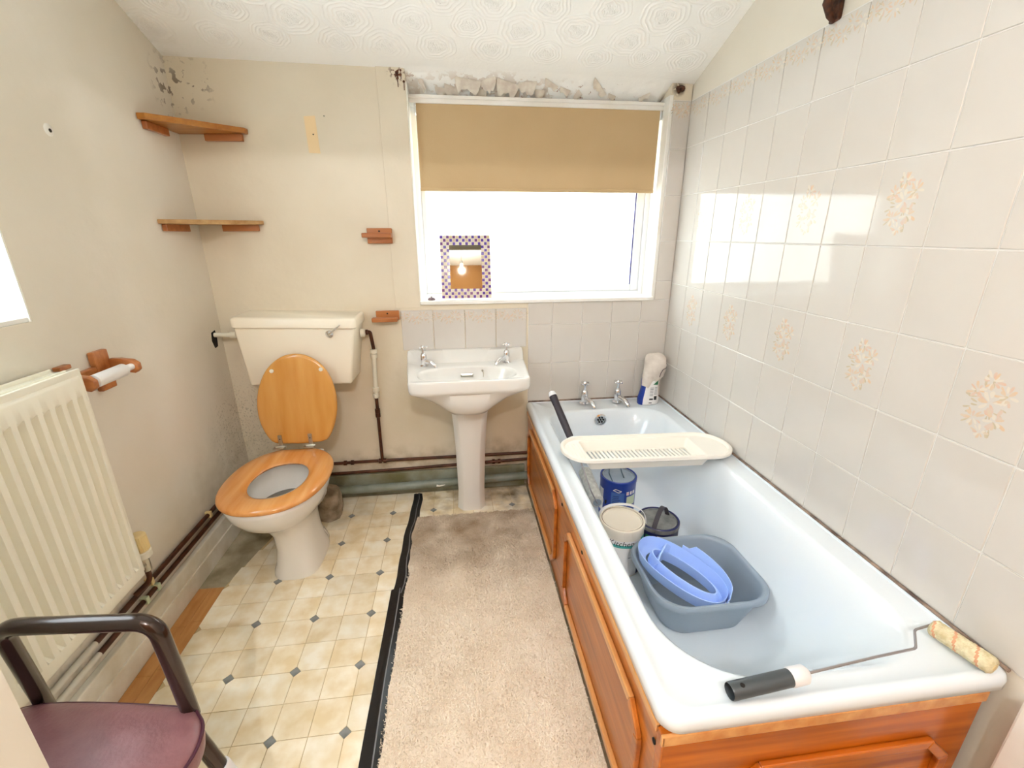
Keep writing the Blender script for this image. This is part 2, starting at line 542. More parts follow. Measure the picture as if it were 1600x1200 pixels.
# left wall with its window opening y 0.58..1.262, z 1.103..1.88
WY0, WY1, WZ0, WZ1 = 0.50, 1.262, 1.103, 2.10
w = MB()
for (y0, y1, z0, z1) in ((0.36, 2.34, 0, WZ0), (0.36, WY0, WZ0, WZ1), (WY1, 2.34, WZ0, WZ1), (0.36, 2.34, WZ1, 2.75)):
    w.box(XL - 0.2, XL, y0, y1, z0, z1)
wall_left = struct('wall_left', w, wall_m)
# back wall around the recessed window
OX0, OX1, OZ0 = -0.170, 0.968, 1.000
FY = 2.262
w = MB()
w.box(XL, OX0, YB, 2.36, 0, 1.97)
w.box(OX1, XR, YB, 2.36, 0, 1.97)
w.box(OX0, OX1, YB, 2.36, 0, OZ0)
w.box(OX0, OX1, FY - 0.005, 2.36, 1.86, 1.97)
w.box(-0.285, OX0, YB - 0.004, YB, 0.982, 1.955, 0.0015)
wall_back = struct('wall_back', w, wallb_m)
wall_right = struct('wall_right', MB().box(XR + 0.004, XR + 0.2, -1.6, 2.36, 0, 2.75), wall_m)
w = MB()
w.box(XL, -0.550, 0.36, 0.46, 0, 2.75)
w.box(-0.550, XR, 0.36, 0.46, 2.02, 2.75)
wall_front = struct('wall_front', w, wall_m)
w = MB()
w.box(-0.97, XR, -1.6, -1.5, 0, 2.75)
wall_rear = struct('wall_rear', w, hall_m)
struct('wall_hall', MB().box(-0.97, -0.87, -1.5, 0.36, 0, 2.75), white_m)

# ceiling: embossed rosette paper near the window, plain beyond
import numpy as np
nx, ny = 1000, 430
xs = np.linspace(XL, XR + 0.004, nx)
ys = np.linspace(1.66, 2.262, ny)
X, Y = np.meshgrid(xs, ys)
Z = 1.942 - 0.385 * (Y - 2.1435) - 0.012 * X
rng = np.random.default_rng(5)
emb = np.zeros_like(Z)
cs = []
r_ = 0
yy = 2.03
while yy > 1.64:
    xx = XL + 0.05 + (0.105 if r_ % 2 else 0.0)
    while xx < XR:
        cs.append((xx + rng.normal(0, 0.012), yy + rng.normal(0, 0.010), rng.uniform(0.8, 1.15)))
        xx += 0.20
    yy -= 0.098
    r_ += 1
best = np.full(Z.shape, 9.0)
for (cx, cy, sc) in cs:
    dx, dy = (X - cx), (Y - cy) * 1.15
    d = np.sqrt(dx * dx + dy * dy) / sc
    a = np.arctan2(dy, dx)
    dw = d + 0.0035 * np.sin(3 * a + cx * 40) + 0.002 * np.sin(7 * a + cy * 60)
    ringp = np.maximum(0, np.sin(dw * 2 * PI / 0.0145)) * 0.0021
    core = (rng.random() * 0 + 1) * np.maximum(0, np.sin(dx * 420 + 3 * np.sin(dy * 300)) * np.sin(dy * 430 + 2 * np.sin(dx * 260))) * 0.0042
    e = np.where(dw < 0.027, core, np.where(dw < 0.088, ringp, 0.0))
    m_ = d < best
    emb = np.where(m_, e, emb)
    best = np.where(m_, d, best)
inrec = (Y > YB) & (X > OX0) & (X < OX1)
fade = np.clip((2.10 - Y) / 0.06, 0, 1)
Z = Z - emb * fade
# rough, falling strip above the window
t = np.clip((Y - YB + 0.02) / (FY - YB + 0.02), 0, 1)
inx = np.clip((X - OX0 + 0.02) / 0.02, 0, 1) * np.clip((OX1 - X) / 0.03, 0, 1)
rough = np.zeros_like(Z)
for k in range(60):
    cx, cy = rng.uniform(OX0, OX1), rng.uniform(2.13, 2.26)
    rr = rng.uniform(0.012, 0.05)
    d = np.sqrt((X - cx) ** 2 + ((Y - cy) * 1.3) ** 2)
    rough += np.clip(1 - d / rr, 0, 1) ** 1.3 * rng.uniform(-0.006, 0.005)
Z = Z - inx * (t ** 1.4 * 0.036) + inx * rough * np.clip(t * 3, 0, 1)
verts = np.stack([X, Y, Z], -1).reshape(-1, 3)
idx = np.arange(nx * ny).reshape(ny, nx)
quads = np.stack([idx[:-1, :-1], idx[:-1, 1:], idx[1:, 1:], idx[1:, :-1]], -1).reshape(-1, 4)
cm = bpy.data.meshes.new('ceiling')
cm.vertices.add(len(verts)); cm.vertices.foreach_set('co', verts.ravel())
cm.loops.add(quads.size); cm.loops.foreach_set('vertex_index', quads.ravel().astype(np.int32))
cm.polygons.add(len(quads)); cm.polygons.foreach_set('loop_start', np.arange(0, quads.size, 4, dtype=np.int32))
cm.update(calc_edges=True)
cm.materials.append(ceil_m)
cm.shade_smooth()
ceiling = bpy.data.objects.new('ceiling', cm)
COL.objects.link(ceiling)
ceiling['kind'] = 'structure'
ORG['ceiling'] = Vector()
w = MB()
w.hexa([(XL, 0.36, ceil_z(XL, 0.36)), (XR, 0.36, ceil_z(XR, 0.36)), (XR, 1.66, ceil_z(XR, 1.66)), (XL, 1.66, ceil_z(XL, 1.66)),
        (XL, 0.36, 2.9), (XR, 0.36, 2.9), (XR, 1.66, 2.5), (XL, 1.66, 2.5)])
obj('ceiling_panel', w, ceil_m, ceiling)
w = MB().hexa([(XL - .2, 1.42, 2.32), (XR + .2, 1.42, 2.32), (XR + .2, 2.36, 1.99), (XL - .2, 2.36, 1.99),
               (XL - .2, 1.42, 2.5), (XR + .2, 1.42, 2.5), (XR + .2, 2.36, 2.2), (XL - .2, 2.36, 2.2)])
obj('roof_deck', w, ceil_m, ceiling)
obj('hall_ceiling', MB().box(-0.97, XR + .2, -1.6, 0.36, 2.6, 2.7), ceil_m, ceiling)

# curling flakes of paint hanging from the strip above the window
fr = random.Random(11)


def strip_z(x, y):
    t_ = max(0, min(1, (y - YB + .02) / .139))
    return ceil_z(x, y) - 0.036 * t_ ** 1.4


def flake(cx, cy, w_, l_, curl, rot):
    """torn lining paper: fixed along its near edge, free edge hanging down towards the window"""
    mb = MB()
    rows = []
    na = 7
    for j in range(6):
        t_ = j / 5
        row = []
        for i in range(na):
            e = i / (na - 1)
            jag = 1 - 0.35 * abs(math.sin(e * 9 + cx * 70)) * (1 if 0 < i < na - 1 else .6)
            u = (e - 0.5) * w_ * (1 - 0.35 * t_ * t_)
            v = t_ * l_ * jag
            px, py = cx + u * math.cos(rot) - v * math.sin(rot), cy + u * math.sin(rot) + v * math.cos(rot)
            row.append((px, py, strip_z(px, py) - 0.0035 - curl * t_ ** 1.3 * (0.8 + .4 * math.sin(e * 5 + cx * 31))))
        rows.append(row)
    mb.loft(rows, False)
    mb.loft([[(x, y, z + 0.0014) for (x, y, z) in r] for r in rows], False)
    return mb


for (cx, cy, w_, l_, cu, ro) in ((0.085, 2.165, 0.11, 0.042, 0.022, 0.12), (0.165, 2.160, 0.07, 0.040, 0.020, -0.35), (0.255, 2.168, 0.10, 0.045, 0.024, 0.25),
                                 (0.335, 2.166, 0.08, 0.036, 0.020, -0.1), (0.395, 2.195, 0.04, 0.036, 0.020, 0.0), (0.02, 2.198, 0.07, 0.030, 0.014, 0.3),
                                 (0.135, 2.205, 0.06, 0.030, 0.016, -0.2), (0.44, 2.162, 0.07, 0.020, 0.010, 0.5), (0.655, 2.165, 0.10, 0.022, 0.014, 0.75),
                                 (0.575, 2.195, 0.03, 0.040, 0.014, 0.7), (-0.115, 2.175, 0.020, 0.05, 0.014, -0.5), (-0.03, 2.205, 0.05, 0.026, 0.012, 0.1),
                                 (0.505, 2.185, 0.05, 0.018, 0.010, 0.3), (0.865, 2.195, 0.05, 0.018, 0.010, -0.5), (0.225, 2.208, 0.05, 0.025, 0.014, 0.1), (0.72, 2.20, 0.04, 0.016, 0.008, 0.3), (0.29, 2.205, 0.035, 0.028, 0.016, 0.0)):
    obj('paint_flake', flake(cx, cy, w_, l_, cu, ro), flake_m, ceiling, True)

# skirting and trims
w = MB().box(XL, XL + 0.022, 0.46, YB, 0.0, 0.135, 0.004)
w.box(XL + 0.006, XL + 0.027, 0.46, YB, 0.0, 0.075, 0.003)
struct('baseboard_left', w, skirt_m)
struct('baseboard_back', MB().box(XL + 0.03, 0.33, YB - 0.018, YB, 0.0, 0.125, 0.004), skirtb_m)
struct('trim_1', MB().box(1.036, XR + 0.004, 0.34, 0.4865, 0.0, 0.470, 0.005), white_m)
w = MB()
w.box(-0.62, XR, 0.46, 0.485, 2.02, 2.09, 0.004); w.box(-0.62, XR, 0.46, 0.478, 2.09, 2.13, 0.004)
w.box(-0.62, XR, 0.46, 0.492, 2.005, 2.03, 0.004)
struct('trim_2', w, white_m)

# marks on the walls
pt = obj('bare_patch', MB().prism([(-0.585, 1.765), (-0.582, 1.632), (-0.537, 1.630), (-0.541, 1.768)], 1, YB - 0.0012, YB), bareplaster_m, wall_back)
obj('screw_hole', MB().lathe([(0.003, 0), (0.003, 0.0005)], (-0.556, YB - 0.0018, 1.70), 1, 10), dark_m, wall_back)
obj('screw_hole', MB().lathe([(0.003, 0), (0.003, 0.0008)], (-0.505, YB - 0.0008, 1.768), 1, 10), skirtb_m, wall_back)
obj('wall_plug', MB().lathe([(0.016, 0), (0.015, 0.0008), (0.005, 0.001)], (XL, 1.495, 1.579), 0, 20), white_m, wall_left, True)
obj('screw_hole', MB().lathe([(0.005, 0), (0.005, 0.0008)], (XL + 0.0008, 1.498, 1.578), 0, 12), dark_m, wall_left)
for (x, z, r) in ((-0.201, 1.926, .006), (-0.200, 1.908, .005), (-0.176, 1.897, .005), (-0.186, 1.936, .004)):
    obj('rust_spot', MB().lathe([(r, 0), (r * .5, 0.003)], (x, YB - 0.007, z), 1, 10), rust_m, wall_back)
    obj('rust_run', MB().box(x - .0015, x + .0015, YB - 0.0047, YB - 0.004, z - 0.03, z), rust_m, wall_back)
# rotten knot in the top corner beside the window
mbk = MB()
for k in range(9):
    a = fr.uniform(0, 6.28); q = fr.uniform(0, 0.012)
    rr = fr.uniform(0.006, 0.013)
    mbk.lathe([(0.001, -rr * .9), (rr * .8, -rr * .5), (rr, 0), (rr * .7, rr * .6), (0.001, rr * .9)],
              (1.003 + q * math.cos(a), YB - 0.004, 1.905 + 1.4 * q * math.sin(a)), 1, 8)
obj('rotten_timber_end', mbk, rust_m, wall_back, True)
# rusty bracket high on the tiled wall
rb = thing('wall_bracket', 'rusty brown metal bracket fixed above the tiled wall at the ceiling', 'bracket', (XR, 1.36, 1.87))
obj('back_plate', MB().box(XR - 0.008, XR + 0.004, 1.338, 1.372, 1.860, 2.02, 0.003), rust_m, rb)
obj('hook', MB().tube([(XR - 0.006, 1.355, 1.95), (XR - 0.03, 1.352, 1.93), (XR - 0.036, 1.352, 1.90), (XR - 0.022, 1.352, 1.872), (XR - 0.006, 1.355, 1.858)], [0.011, 0.012, 0.012, 0.009, 0.004], 10), rust_m, rb, True)

# ------------------------------------------------------------------ WALL TILES
TT = 0.004


def petal(mb, cx, cz, a, l, w_, h, mi):
    n = 8
    pts = []
    for k in range(n):
        t_ = 2 * PI * k / n
        u = l * 0.5 * (1 + math.cos(t_)); v = w_ * 0.5 * math.sin(t_) * (0.7 + 0.3 * math.cos(t_ + 0.6))
        pts.append((h, cx + u * math.cos(a) - v * math.sin(a), cz + u * math.sin(a) + v * math.cos(a)))
    mb.add(pts, [tuple(range(n))], mi)


def tile_mb(w_, h_, motif=None, g=0.0016):
    """a tile in its own frame: face at x=-TT looking to -x, width along y, height along z"""
    mb = MB()
    mb.hexa([(-TT, g, g), (0, g, g), (0, w_ - g, g), (-TT, w_ - g, g), (-TT, g, h_ - g), (0, g, h_ - g), (0, w_ - g, h_ - g), (-TT, w_ - g, h_ - g)], 0.0012, 0, 1)
    R = random.Random(3)
    if motif == 'flower':
        cx, cz = w_ / 2, h_ / 2
        h = -TT - 0.00006
        for k in range(22):
            a = R.uniform(0, 2 * PI); q = R.uniform(0.010, 0.044)
            petal(mb, cx + q * 0.8 * math.cos(a), cz + q * 1.25 * math.sin(a), a + R.uniform(-.5, .5), R.uniform(.010, .020), R.uniform(.004, .008), h - k * 4e-6, 3)
        for (ox, oz, s_) in ((0, 0.005, 1.1), (-0.018, -0.028, 0.85), (0.02, -0.034, 0.8), (0.006, 0.048, 0.8), (-0.024, 0.026, 0.75), (0.026, 0.022, 0.7), (0, -0.06, 0.6)):
            for k in range(12):
                a = k * 2.39 + R.uniform(-.4, .4)
                q = R.uniform(0.001, 0.011) * s_
                petal(mb, cx + ox + q * math.cos(a), cz + oz + q * math.sin(a), a, R.uniform(.013, .024) * s_, R.uniform(.007, .012) * s_, h - 2e-4 - k * 6e-6, R.choice((1, 1, 2, 2, 4, 4)))
    if motif == 'border':
        h = -TT - 0.00006
        for k in range(5):
            ox = w_ * (k + 0.5) / 5
            oz = h_ - 0.036 + 0.010 * math.sin(k * 2.2)
            for j in range(8):
                a = j * 2.39 + k
                q = R.uniform(0.001, 0.009)
                petal(mb, ox + q * math.cos(a), oz + 1.3 * q * math.sin(a), a, R.uniform(.010, .018), R.uniform(.005, .008), h - j * 6e-6, R.choice((1, 2, 1, 4)))
            for j in range(4):
                a = R.uniform(0, 6.28)
                petal(mb, ox + 0.012 * math.cos(a), oz + 0.014 * math.sin(a), a, .014, .004, h - 1e-4 - j * 6e-6, 3)
    return mb


TM = [tile_m, peach_m, rose_m, leafp_m, pale_m]


def tile_mesh(name, *a):
    o = obj(name, tile_mb(*a), TM)
    me = o.data
    bpy.data.objects.remove(o)
    return me


rowz = [0.486, 0.6786, 0.8786, 1.0786, 1.2786, 1.4786, 1.6786, 1.864]
Y0T = 1.5421
cache = {}
for r in range(7):
    z0, z1 = rowz[r], rowz[r + 1]
    for k in range(-4, 10):
        ya, yb = Y0T - 0.15 * (k + 1), Y0T - 0.15 * k
        mot = None
        if r == 6: mot = 'border'
        elif r in (2, 4) and k % 2 != 0: mot = 'flower'
        key = (round(z1 - z0, 3), mot)
        if key not in cache:
            cache[key] = tile_mesh('wall_tile', 0.15, z1 - z0, mot)
        inst(cache[key], 'wall_tile', wall_right, (XR + 0.004, ya, z0))


def back_tile(x0, x1, z0, z1, parent, motif=None):
    """back-wall tile: width runs along -x... turned to face -y"""
    key = (round(x1 - x0, 3), round(z1 - z0, 3), motif, 'b')
    if key not in cache:
        cache[key] = tile_mesh('wall_tile', x1 - x0, z1 - z0, motif)
    o = inst(cache[key], 'wall_tile', parent, (x1, YB, z0) if parent is wall_back else (x1 - ORG[parent.name].x, YB - ORG[parent.name].y, z0 - ORG[parent.name].z))
    o.rotation_euler = (0, 0, PI / 2)
    return o


tgrout_m = mat('pale_tile_grout', srgb(228, 225, 220), 0.85)
obj('grout_bed', MB().box(XR + 0.0025, XR + 0.004, 0.05, YB, 0.484, 1.866), tgrout_m, wall_right)
obj('grout_bed', MB().box(0.3446, XR, YB - 0.0012, YB, 0.484, 0.998).box(OX1 + .012, XR, YB - 0.0012, YB, 0.998, 1.866), tgrout_m, wall_back)
cols = [0.3446, 0.4634, 0.6134, 0.7634, 0.9134, XR]
for (z0, z1) in ((0.486, 0.690), (0.690, 0.888), (0.888, 0.997)):
    for i in range(5):
        back_tile(cols[i], cols[i + 1], z0, z1, wall_back)
for (z0, z1) in ((0.997, 1.088), (1.088, 1.277), (1.277, 1.478), (1.478, 1.672)):
    back_tile(OX1 + 0.012, XR, z0, z1, wall_back)
back_tile(OX1 + 0.012, XR, 1.672, 1.864, wall_back, 'border')
# splashback of four tiles over the basin
sb = thing('splashback', 'splashback of four cream tiles with a peach flower border above the basin', 'splashback', (0.035, YB, 0.777))
for i in range(4):
    back_tile(-0.266 + 0.1505 * i, -0.266 + 0.1505 * (i + 1), 0.777, 0.972, sb, 'border')

# ------------------------------------------------------------------ WINDOW 1 (back) and the light outside
win1 = struct('window_1', MB().box(OX0, OX1, FY, 2.285, 1.0, 1.022).box(OX0, OX1, FY, 2.285, 1.835, 1.86), upvc_m)
PX0, PX1, PZ0, PZ1 = -0.122, 0.902, 1.062, 1.80
w = MB()
w.box(OX0, OX0 + 0.026, FY - 0.002, 2.31, 1.0, 1.86, 0.003); w.box(OX1 - 0.026, OX1, FY - 0.002, 2.31, 1.0, 1.86, 0.003)
w.box(OX0 + .026, OX1 - .026, FY - 0.002, 2.31, 1.0, 1.030, 0.003); w.box(OX0 + .026, OX1 - .026, FY - 0.002, 2.31, 1.832, 1.86, 0.003)
obj('outer_frame', w, upvc_m, win1)
w = MB()
w.box(OX0 + .026, PX0, FY + 0.010, 2.305, 1.03, 1.832, 0.004); w.box(PX1, OX1 - .026, FY + 0.010, 2.305, 1.03, 1.832, 0.004)
w.box(PX0, PX1, FY + 0.010, 2.305, 1.03, PZ0, 0.004); w.box(PX0, PX1, FY + 0.010, 2.305, PZ1, 1.832, 0.004)
obj('sash', w, upvc_m, win1)
w = MB()
w.box(PX1 - 0.005, PX1, FY + 0.016, FY + 0.024, PZ0, PZ1)
obj('gasket', w, gasket_m, win1)
obj('pane', MB().box(PX0, PX1, FY + 0.026, FY + 0.030, PZ0, PZ1), fg, win1)
obj('window_sill', MB().box(OX0, OX1 + 0.004, YB - 0.016, FY, 0.996, 1.014, 0.004), white_m, win1)
obj('reveal_lining', MB().box(OX1 - 0.006, OX1 + 0.011, YB - 0.004, FY - 0.003, 1.0, 1.885, 0.002), white_m, win1)
obj('reveal_lining', MB().box(OX0, OX0 + 0.004, YB - 0.003, FY, 1.0, 1.90), white_m, win1)
obj('head_board', MB().box(OX0 + .004, OX1, 2.196, FY, 1.838, 1.866, 0.003).box(OX0 + .004, OX1, 2.188, 2.2, 1.855, 1.868, 0.002), white_m, win1)

bl = thing('roller_blind', 'tan fabric roller blind drawn halfway down the back window', 'blind', (0.40, 2.215, 1.50))
w = MB()
w.box(-0.138, 0.950, 2.2035, 2.2055, 1.505, 1.838)
obj('fabric', w, blind_m, bl)
obj('bottom_bar', MB().box(-0.140, 0.951, 2.199, 2.209, 1.494, 1.508, 0.003), blind_m, bl)
obj('roller', MB().lathe([(0.014, -0.138), (0.014, 0.948)], (0, 2.22, 1.822), 0, 16), blind_m, bl, True)
obj('bracket', MB().box(0.951, 0.957, 2.20, 2.245, 1.80, 1.838, 0.002), upvc_m, bl)
obj('bracket', MB().box(-0.147, -0.141, 2.20, 2.245, 1.80, 1.838, 0.002), upvc_m, bl)

# window 2 in the left wall
win2 = struct('window_2', MB().box(XL - 0.13, XL - 0.005, WY0, WY1, WZ0, WZ0 + 0.012, 0.002), white_m)
w = MB()
fx0, fx1 = XL - 0.17, XL - 0.12
for (y0, y1, z0, z1) in ((WY0, WY0 + .05, WZ0, WZ1), (WY1 - .05, WY1, WZ0, WZ1), (WY0 + .05, WY1 - .05, WZ0, WZ0 + .05), (WY0 + .05, WY1 - .05, WZ1 - .05, WZ1)):
    w.box(fx0, fx1, y0, y1, z0, z1, 0.004)
obj('outer_frame', w, upvc_m, win2)
obj('pane', MB().box(XL - 0.148, XL - 0.144, WY0 + .05, WY1 - .05, WZ0 + .05, WZ1 - .05), fg, win2)
w = MB()
w.box(XL - 0.12, XL - 0.001, WY1 - 0.004, WY1, WZ0, WZ1); w.box(XL - 0.12, XL - 0.001, WY0, WY0 + 0.004, WZ0, WZ1)
obj('reveal_lining', w, white_m, win2)

# outside the windows
struct('ground', MB().box(-9, 9, -6, 12, -0.40, -0.15), paving_m)
struct('wall_yard', MB().box(-5, 6, 3.9, 4.1, -0.15, 2.05).box(-5, 6, 3.86, 4.14, 2.05, 2.11, 0.01), outwall_m)

# ------------------------------------------------------------------ FLOOR COVERINGS
VX0, VDX, VY0, VDY = -0.356, 0.099, 0.9115, 0.1033


def clip_poly(poly, a, b, c):
    """keep the side a*x+b*y<=c"""
    out = []
    for i in range(len(poly)):
        p, q = poly[i], poly[(i + 1) % len(poly)]
        dp, dq = a * p[0] + b * p[1] - c, a * q[0] + b * q[1] - c
        if dp <= 0: out.append(p)
        if (dp < 0 < dq) or (dq < 0 < dp):
            t_ = dp / (dp - dq)
            out.append((p[0] + (q[0] - p[0]) * t_, p[1] + (q[1] - p[1]) * t_))
    return out


def strip_x(y):
    return -0.2585 - 0.033 * (2.1 - y) / 1.3


floor_bed = obj('vinyl_backing', MB(), grout_m)
bpy.data.objects.remove(floor_bed)
tiles_done = 0
bed = MB()
rv = random.Random(21)
g = 0.0011


def left_edge(y):
    if y < 1.53: return -0.949
    return min(-0.949 + (y - 1.53) * 0.2, -0.80)


for i in range(-7, 8):
    for j in range(-9, 13):
        x0, x1 = VX0 + VDX * i, VX0 + VDX * (i + 1)
        y0, y1 = VY0 + VDY * j, VY0 + VDY * (j + 1)
        poly = [(x0 + g, y0 + g), (x1 - g, y0 + g), (x1 - g, y1 - g), (x0 + g, y1 - g)]
        if y0 > 2.14: continue
        right_zone = x0 > -0.27
        if right_zone and y1 < 1.83: continue
        if x0 > 0.34: continue
        # corners at the slate insets are cut off
        cut = 0.0185
        for (px, py, ii, jj) in ((x0, y0, i, j), (x1, y0, i + 1, j), (x1, y1, i + 1, j + 1), (x0, y1, i, j + 1)):
            if ii % 2 == 0 and jj % 2 == 0:
                sx_ = 1 if px > (x0 + x1) / 2 else -1
                sy_ = 1 if py > (y0 + y1) / 2 else -1
                poly = clip_poly(poly, sx_, sy_, sx_ * px + sy_ * py - cut)
        poly = clip_poly(poly, 0, 1, YB - 0.03)
        poly = clip_poly(poly, 1, 0, 0.335)
        poly = clip_poly(poly, -1, 0, -left_edge((y0 + y1) / 2) if y1 > 1.55 else 0.949)
        if y1 > 1.60 and i <= -4:
            s_ = 0.2 + 0.06 * ((j * 7) % 3 - 1)
            poly = clip_poly(poly, -1, s_, 0.949 + s_ * 1.50)
        if len(poly) < 3: continue
        o = obj('vinyl_tile', MB().prism(poly, 2, 0.0005, 0.0030), vinylw_m if (i * 3 + j) % 4 == 0 or rv.random() < .2 else vinyl_m, floor)
        tiles_done += 1
dm = obj('inset', MB().prism([(-.0165, 0), (0, -.0165), (.0165, 0), (0, .0165)], 2, 0.0005, 0.0031), dia_m)
dme = dm.data
bpy.data.objects.remove(dm)
for i in range(-6, 7, 2):
    for j in range(-8, 13, 2):
        x, y = VX0 + VDX * i, VY0 + VDY * j
        if y > 2.09 or x > 0.3 or x < left_edge(y) + .01: continue
        if x > -0.27 and y < 1.90: continue
        if x < -0.85 and y > 1.6: continue
        inst(dme, 'slate_inset', floor, (x, y, 0))
obj('vinyl_backing', MB().prism([(-0.949, -0.1), (-0.27, -0.1), (-0.27, 1.85), (0.335, 1.85), (0.335, 2.11), (-0.82, 2.11), (-0.87, 1.87), (-0.949, 1.53)], 2, 0.0002, 0.0012), grout_m, floor)
# bare floor boards along the left wall where the vinyl is cut back
ycuts = [0.46, 0.63, 0.80, 0.98, 1.16, 1.345, 1.528]
for a, b in zip(ycuts[:-1], ycuts[1:]):
    obj('parquet_block', MB().box(XL + 0.028, -0.996, a + .0008, b - .0008, 0.0003, 0.0026), ply_m, floor)
    obj('parquet_block', MB().box(-0.9945, -0.950, a + .0008 + .02, b - .0008 + (.02 if b < 1.5 else 0), 0.0003, 0.0024), ply_m, floor)

# carpet
pts = [(-0.262, -0.9), (0.336, -0.9), (0.336, 1.885)]
n_ = 26
for k in range(n_ + 1):
    x = 0.336 - (0.336 + 0.245) * k / n_
    pts.append((x, 1.885 + 0.006 * math.sin(k * 1.7) + 0.004 * math.sin(k * 4.1) - (0.02 if k < 2 else 0)))
pts.append((-0.262, 1.2))
cp = obj('carpet', MB().prism(pts, 2, 0.0012, 0.008, 0.0), carpet_m)
tag(cp, 'worn beige carpet runner between the vinyl floor and the bath panel', 'carpet')
R = np.random.default_rng(9)
N = 60000
px = R.uniform(-0.255, 0.334, N); py = R.uniform(0.50, 1.885, N)
keep = px > -0.2425 - 0.033 * (1.89 - py) / 1.3 + 0.012
px, py = px[keep], py[keep]
N = len(px)
pz = np.full(N, 0.0075)
an = R.uniform(0, 2 * PI, N); ln = R.uniform(0.003, 0.0075, N); wd = R.uniform(0.0016, 0.003, N)
le = R.normal(0, 0.004, (N, 2))
A = np.stack([px - np.cos(an) * wd, py - np.sin(an) * wd, pz], -1)
B = np.stack([px + np.cos(an) * wd, py + np.sin(an) * wd, pz], -1)
Cc = np.stack([px + le[:, 0], py + le[:, 1], pz + ln], -1)
vv = np.stack([A, B, Cc], 1).reshape(-1, 3)
pm = bpy.data.meshes.new('pile')
pm.vertices.add(len(vv)); pm.vertices.foreach_set('co', vv.ravel())
pm.loops.add(3 * N); pm.loops.foreach_set('vertex_index', np.arange(3 * N, dtype=np.int32))
pm.polygons.add(N); pm.polygons.foreach_set('loop_start', np.arange(0, 3 * N, 3, dtype=np.int32))
pm.update(calc_edges=True)
pm.materials.append(pile_m)
po = bpy.data.objects.new('pile', pm)
COL.objects.link(po)
po.parent = cp
po['kind'] = 'stuff'

# black edging strips between vinyl and carpet
def edging(name, label, left, right, h):
    n = len(left)
    rows = []
    for (a, b) in zip(left, right):
        (xa, ya), (xb, yb) = a, b
        row = []
        for k, hh in ((0, 0.0), (0.0, .5), (0.18, 0.85), (0.45, 0.75), (0.62, 1.25), (0.8, 0.8), (1.0, 0.5), (1.0, 0.0)):
            row.append((xa + (xb - xa) * k, ya + (yb - ya) * k, 0.0031 + h * hh * (1 + 0.15 * math.sin(ya * 60))))
        rows.append(row)
    mb = MB().loft(rows, False)
    mb.f.append(tuple(range(8))); mb.mi.append(0)
    mb.f.append(tuple((n - 1) * 8 + k for k in range(8))); mb.mi.append(0)
    o = obj(name, mb, rubber_m, None, True, 30, org=(left[0][0], left[0][1], 0.003))
    tag(o, label, 'floor edging')
    rw = MB()
    rows = []
    for (a, b) in zip(left, right):
        (xa, ya), (xb, yb) = a, b
        rows.append([(xa + (xb - xa) * k, ya + (yb - ya) * k, 0.0031 + h * 1.3 * (1 + 0.15 * math.sin(ya * 60)) + .0006) for k in (0.585, 0.655)])
    rw.loft(rows, False)
    obj('worn_ridge', rw, rubberw_m, o)
    return o


ed1L, ed1R = [], []
for k in range(15):
    t_ = k / 14
    y = 2.098 - t_ * 0.70
    wob = 0.006 * math.sin(t_ * 9) + 0.004 * math.sin(t_ * 23)
    ed1L.append((-0.266 - 0.026 * t_ + wob * .5, y)); ed1R.append((-0.224 - 0.012 * t_ + wob, y))
edging('floor_edging', 'crinkled black rubber strip on the floor running up to the back wall', ed1L, ed1R, 0.006)
ed2L, ed2R = [], []
for k in range(15):
    t_ = k / 14
    y = 1.425 - t_ * 0.95
    ed2L.append((-0.297 - 0.008 * t_, y)); ed2R.append((-0.243 - 0.005 * t_ + 0.003 * math.sin(t_ * 12), y))
edging('floor_edging', 'straight black rubber strip nearest the camera beside the carpet', ed2L, ed2R, 0.0085)

# ------------------------------------------------------------------ BATH
bath = thing('bathtub', 'white enamelled bathtub along the tiled wall', 'bathtub', (0.70, 1.33, 0))
BX0, BX1, BY0, BY1 = 0.3376, XR + 0.0, 0.5215, YB - 0.001
HB = 0.482
sg = 12


def br(d, z, r):
    return rrect(BX0 + d, BX1 - min(d, 0.004), BY0 + d, BY1 - min(d, 0.004), r, z, sg)


rings = []
rings.append(rrect(BX0 + 0.008, BX1, BY0 + 0.008, BY1, (0.012, 0.012, 0.035, 0.02), HB - 0.042, sg))
rings.append(rrect(BX0 + 0.001, BX1, BY0 + 0.001, BY1, (0.012, 0.012, 0.040, 0.02), HB - 0.036, sg))
rings.append(rrect(BX0, BX1, BY0, BY1, (0.012, 0.012, 0.042, 0.02), HB - 0.014, sg))
rings.append(rrect(BX0 + 0.004, BX1 - .001, BY0 + 0.004, BY1 - .001, (0.012, 0.012, 0.042, 0.02), HB - 0.004, sg))
rings.append(rrect(BX0 + 0.012, BX1 - .004, BY0 + 0.012, BY1 - .002, (0.012, 0.012, 0.042, 0.02), HB, sg))
rings.append(rrect(BX0 + 0.026, BX1 - .006, BY0 + 0.022, BY1 - .004, (0.012, 0.012, 0.045, 0.02), HB - 0.0003, sg))
rings.append(rrect(BX0 + 0.033, BX1 - .008, BY0 + 0.028, BY1 - .006, (0.012, 0.012, 0.045, 0.02), HB - 0.0075, sg))
IX0, IX1, IY0, IY1 = 0.412, 0.984, 0.583, 2.005
rad = (0.13, 0.13, 0.19, 0.16)
rings.append(rrect(IX0 - 0.012, IX1 + 0.012, IY0 - .012, IY1 + .012, tuple(q + .01 for q in rad), HB - 0.0065, sg))
rings.append(rrect(IX0 - 0.004, IX1 + 0.004, IY0 - .003, IY1 + .003, rad, HB - 0.0075, sg))
rings.append(rrect(IX0 + 0.004, IX1 - 0.006, IY0 + .008, IY1 - .004, rad, HB - 0.018, sg))
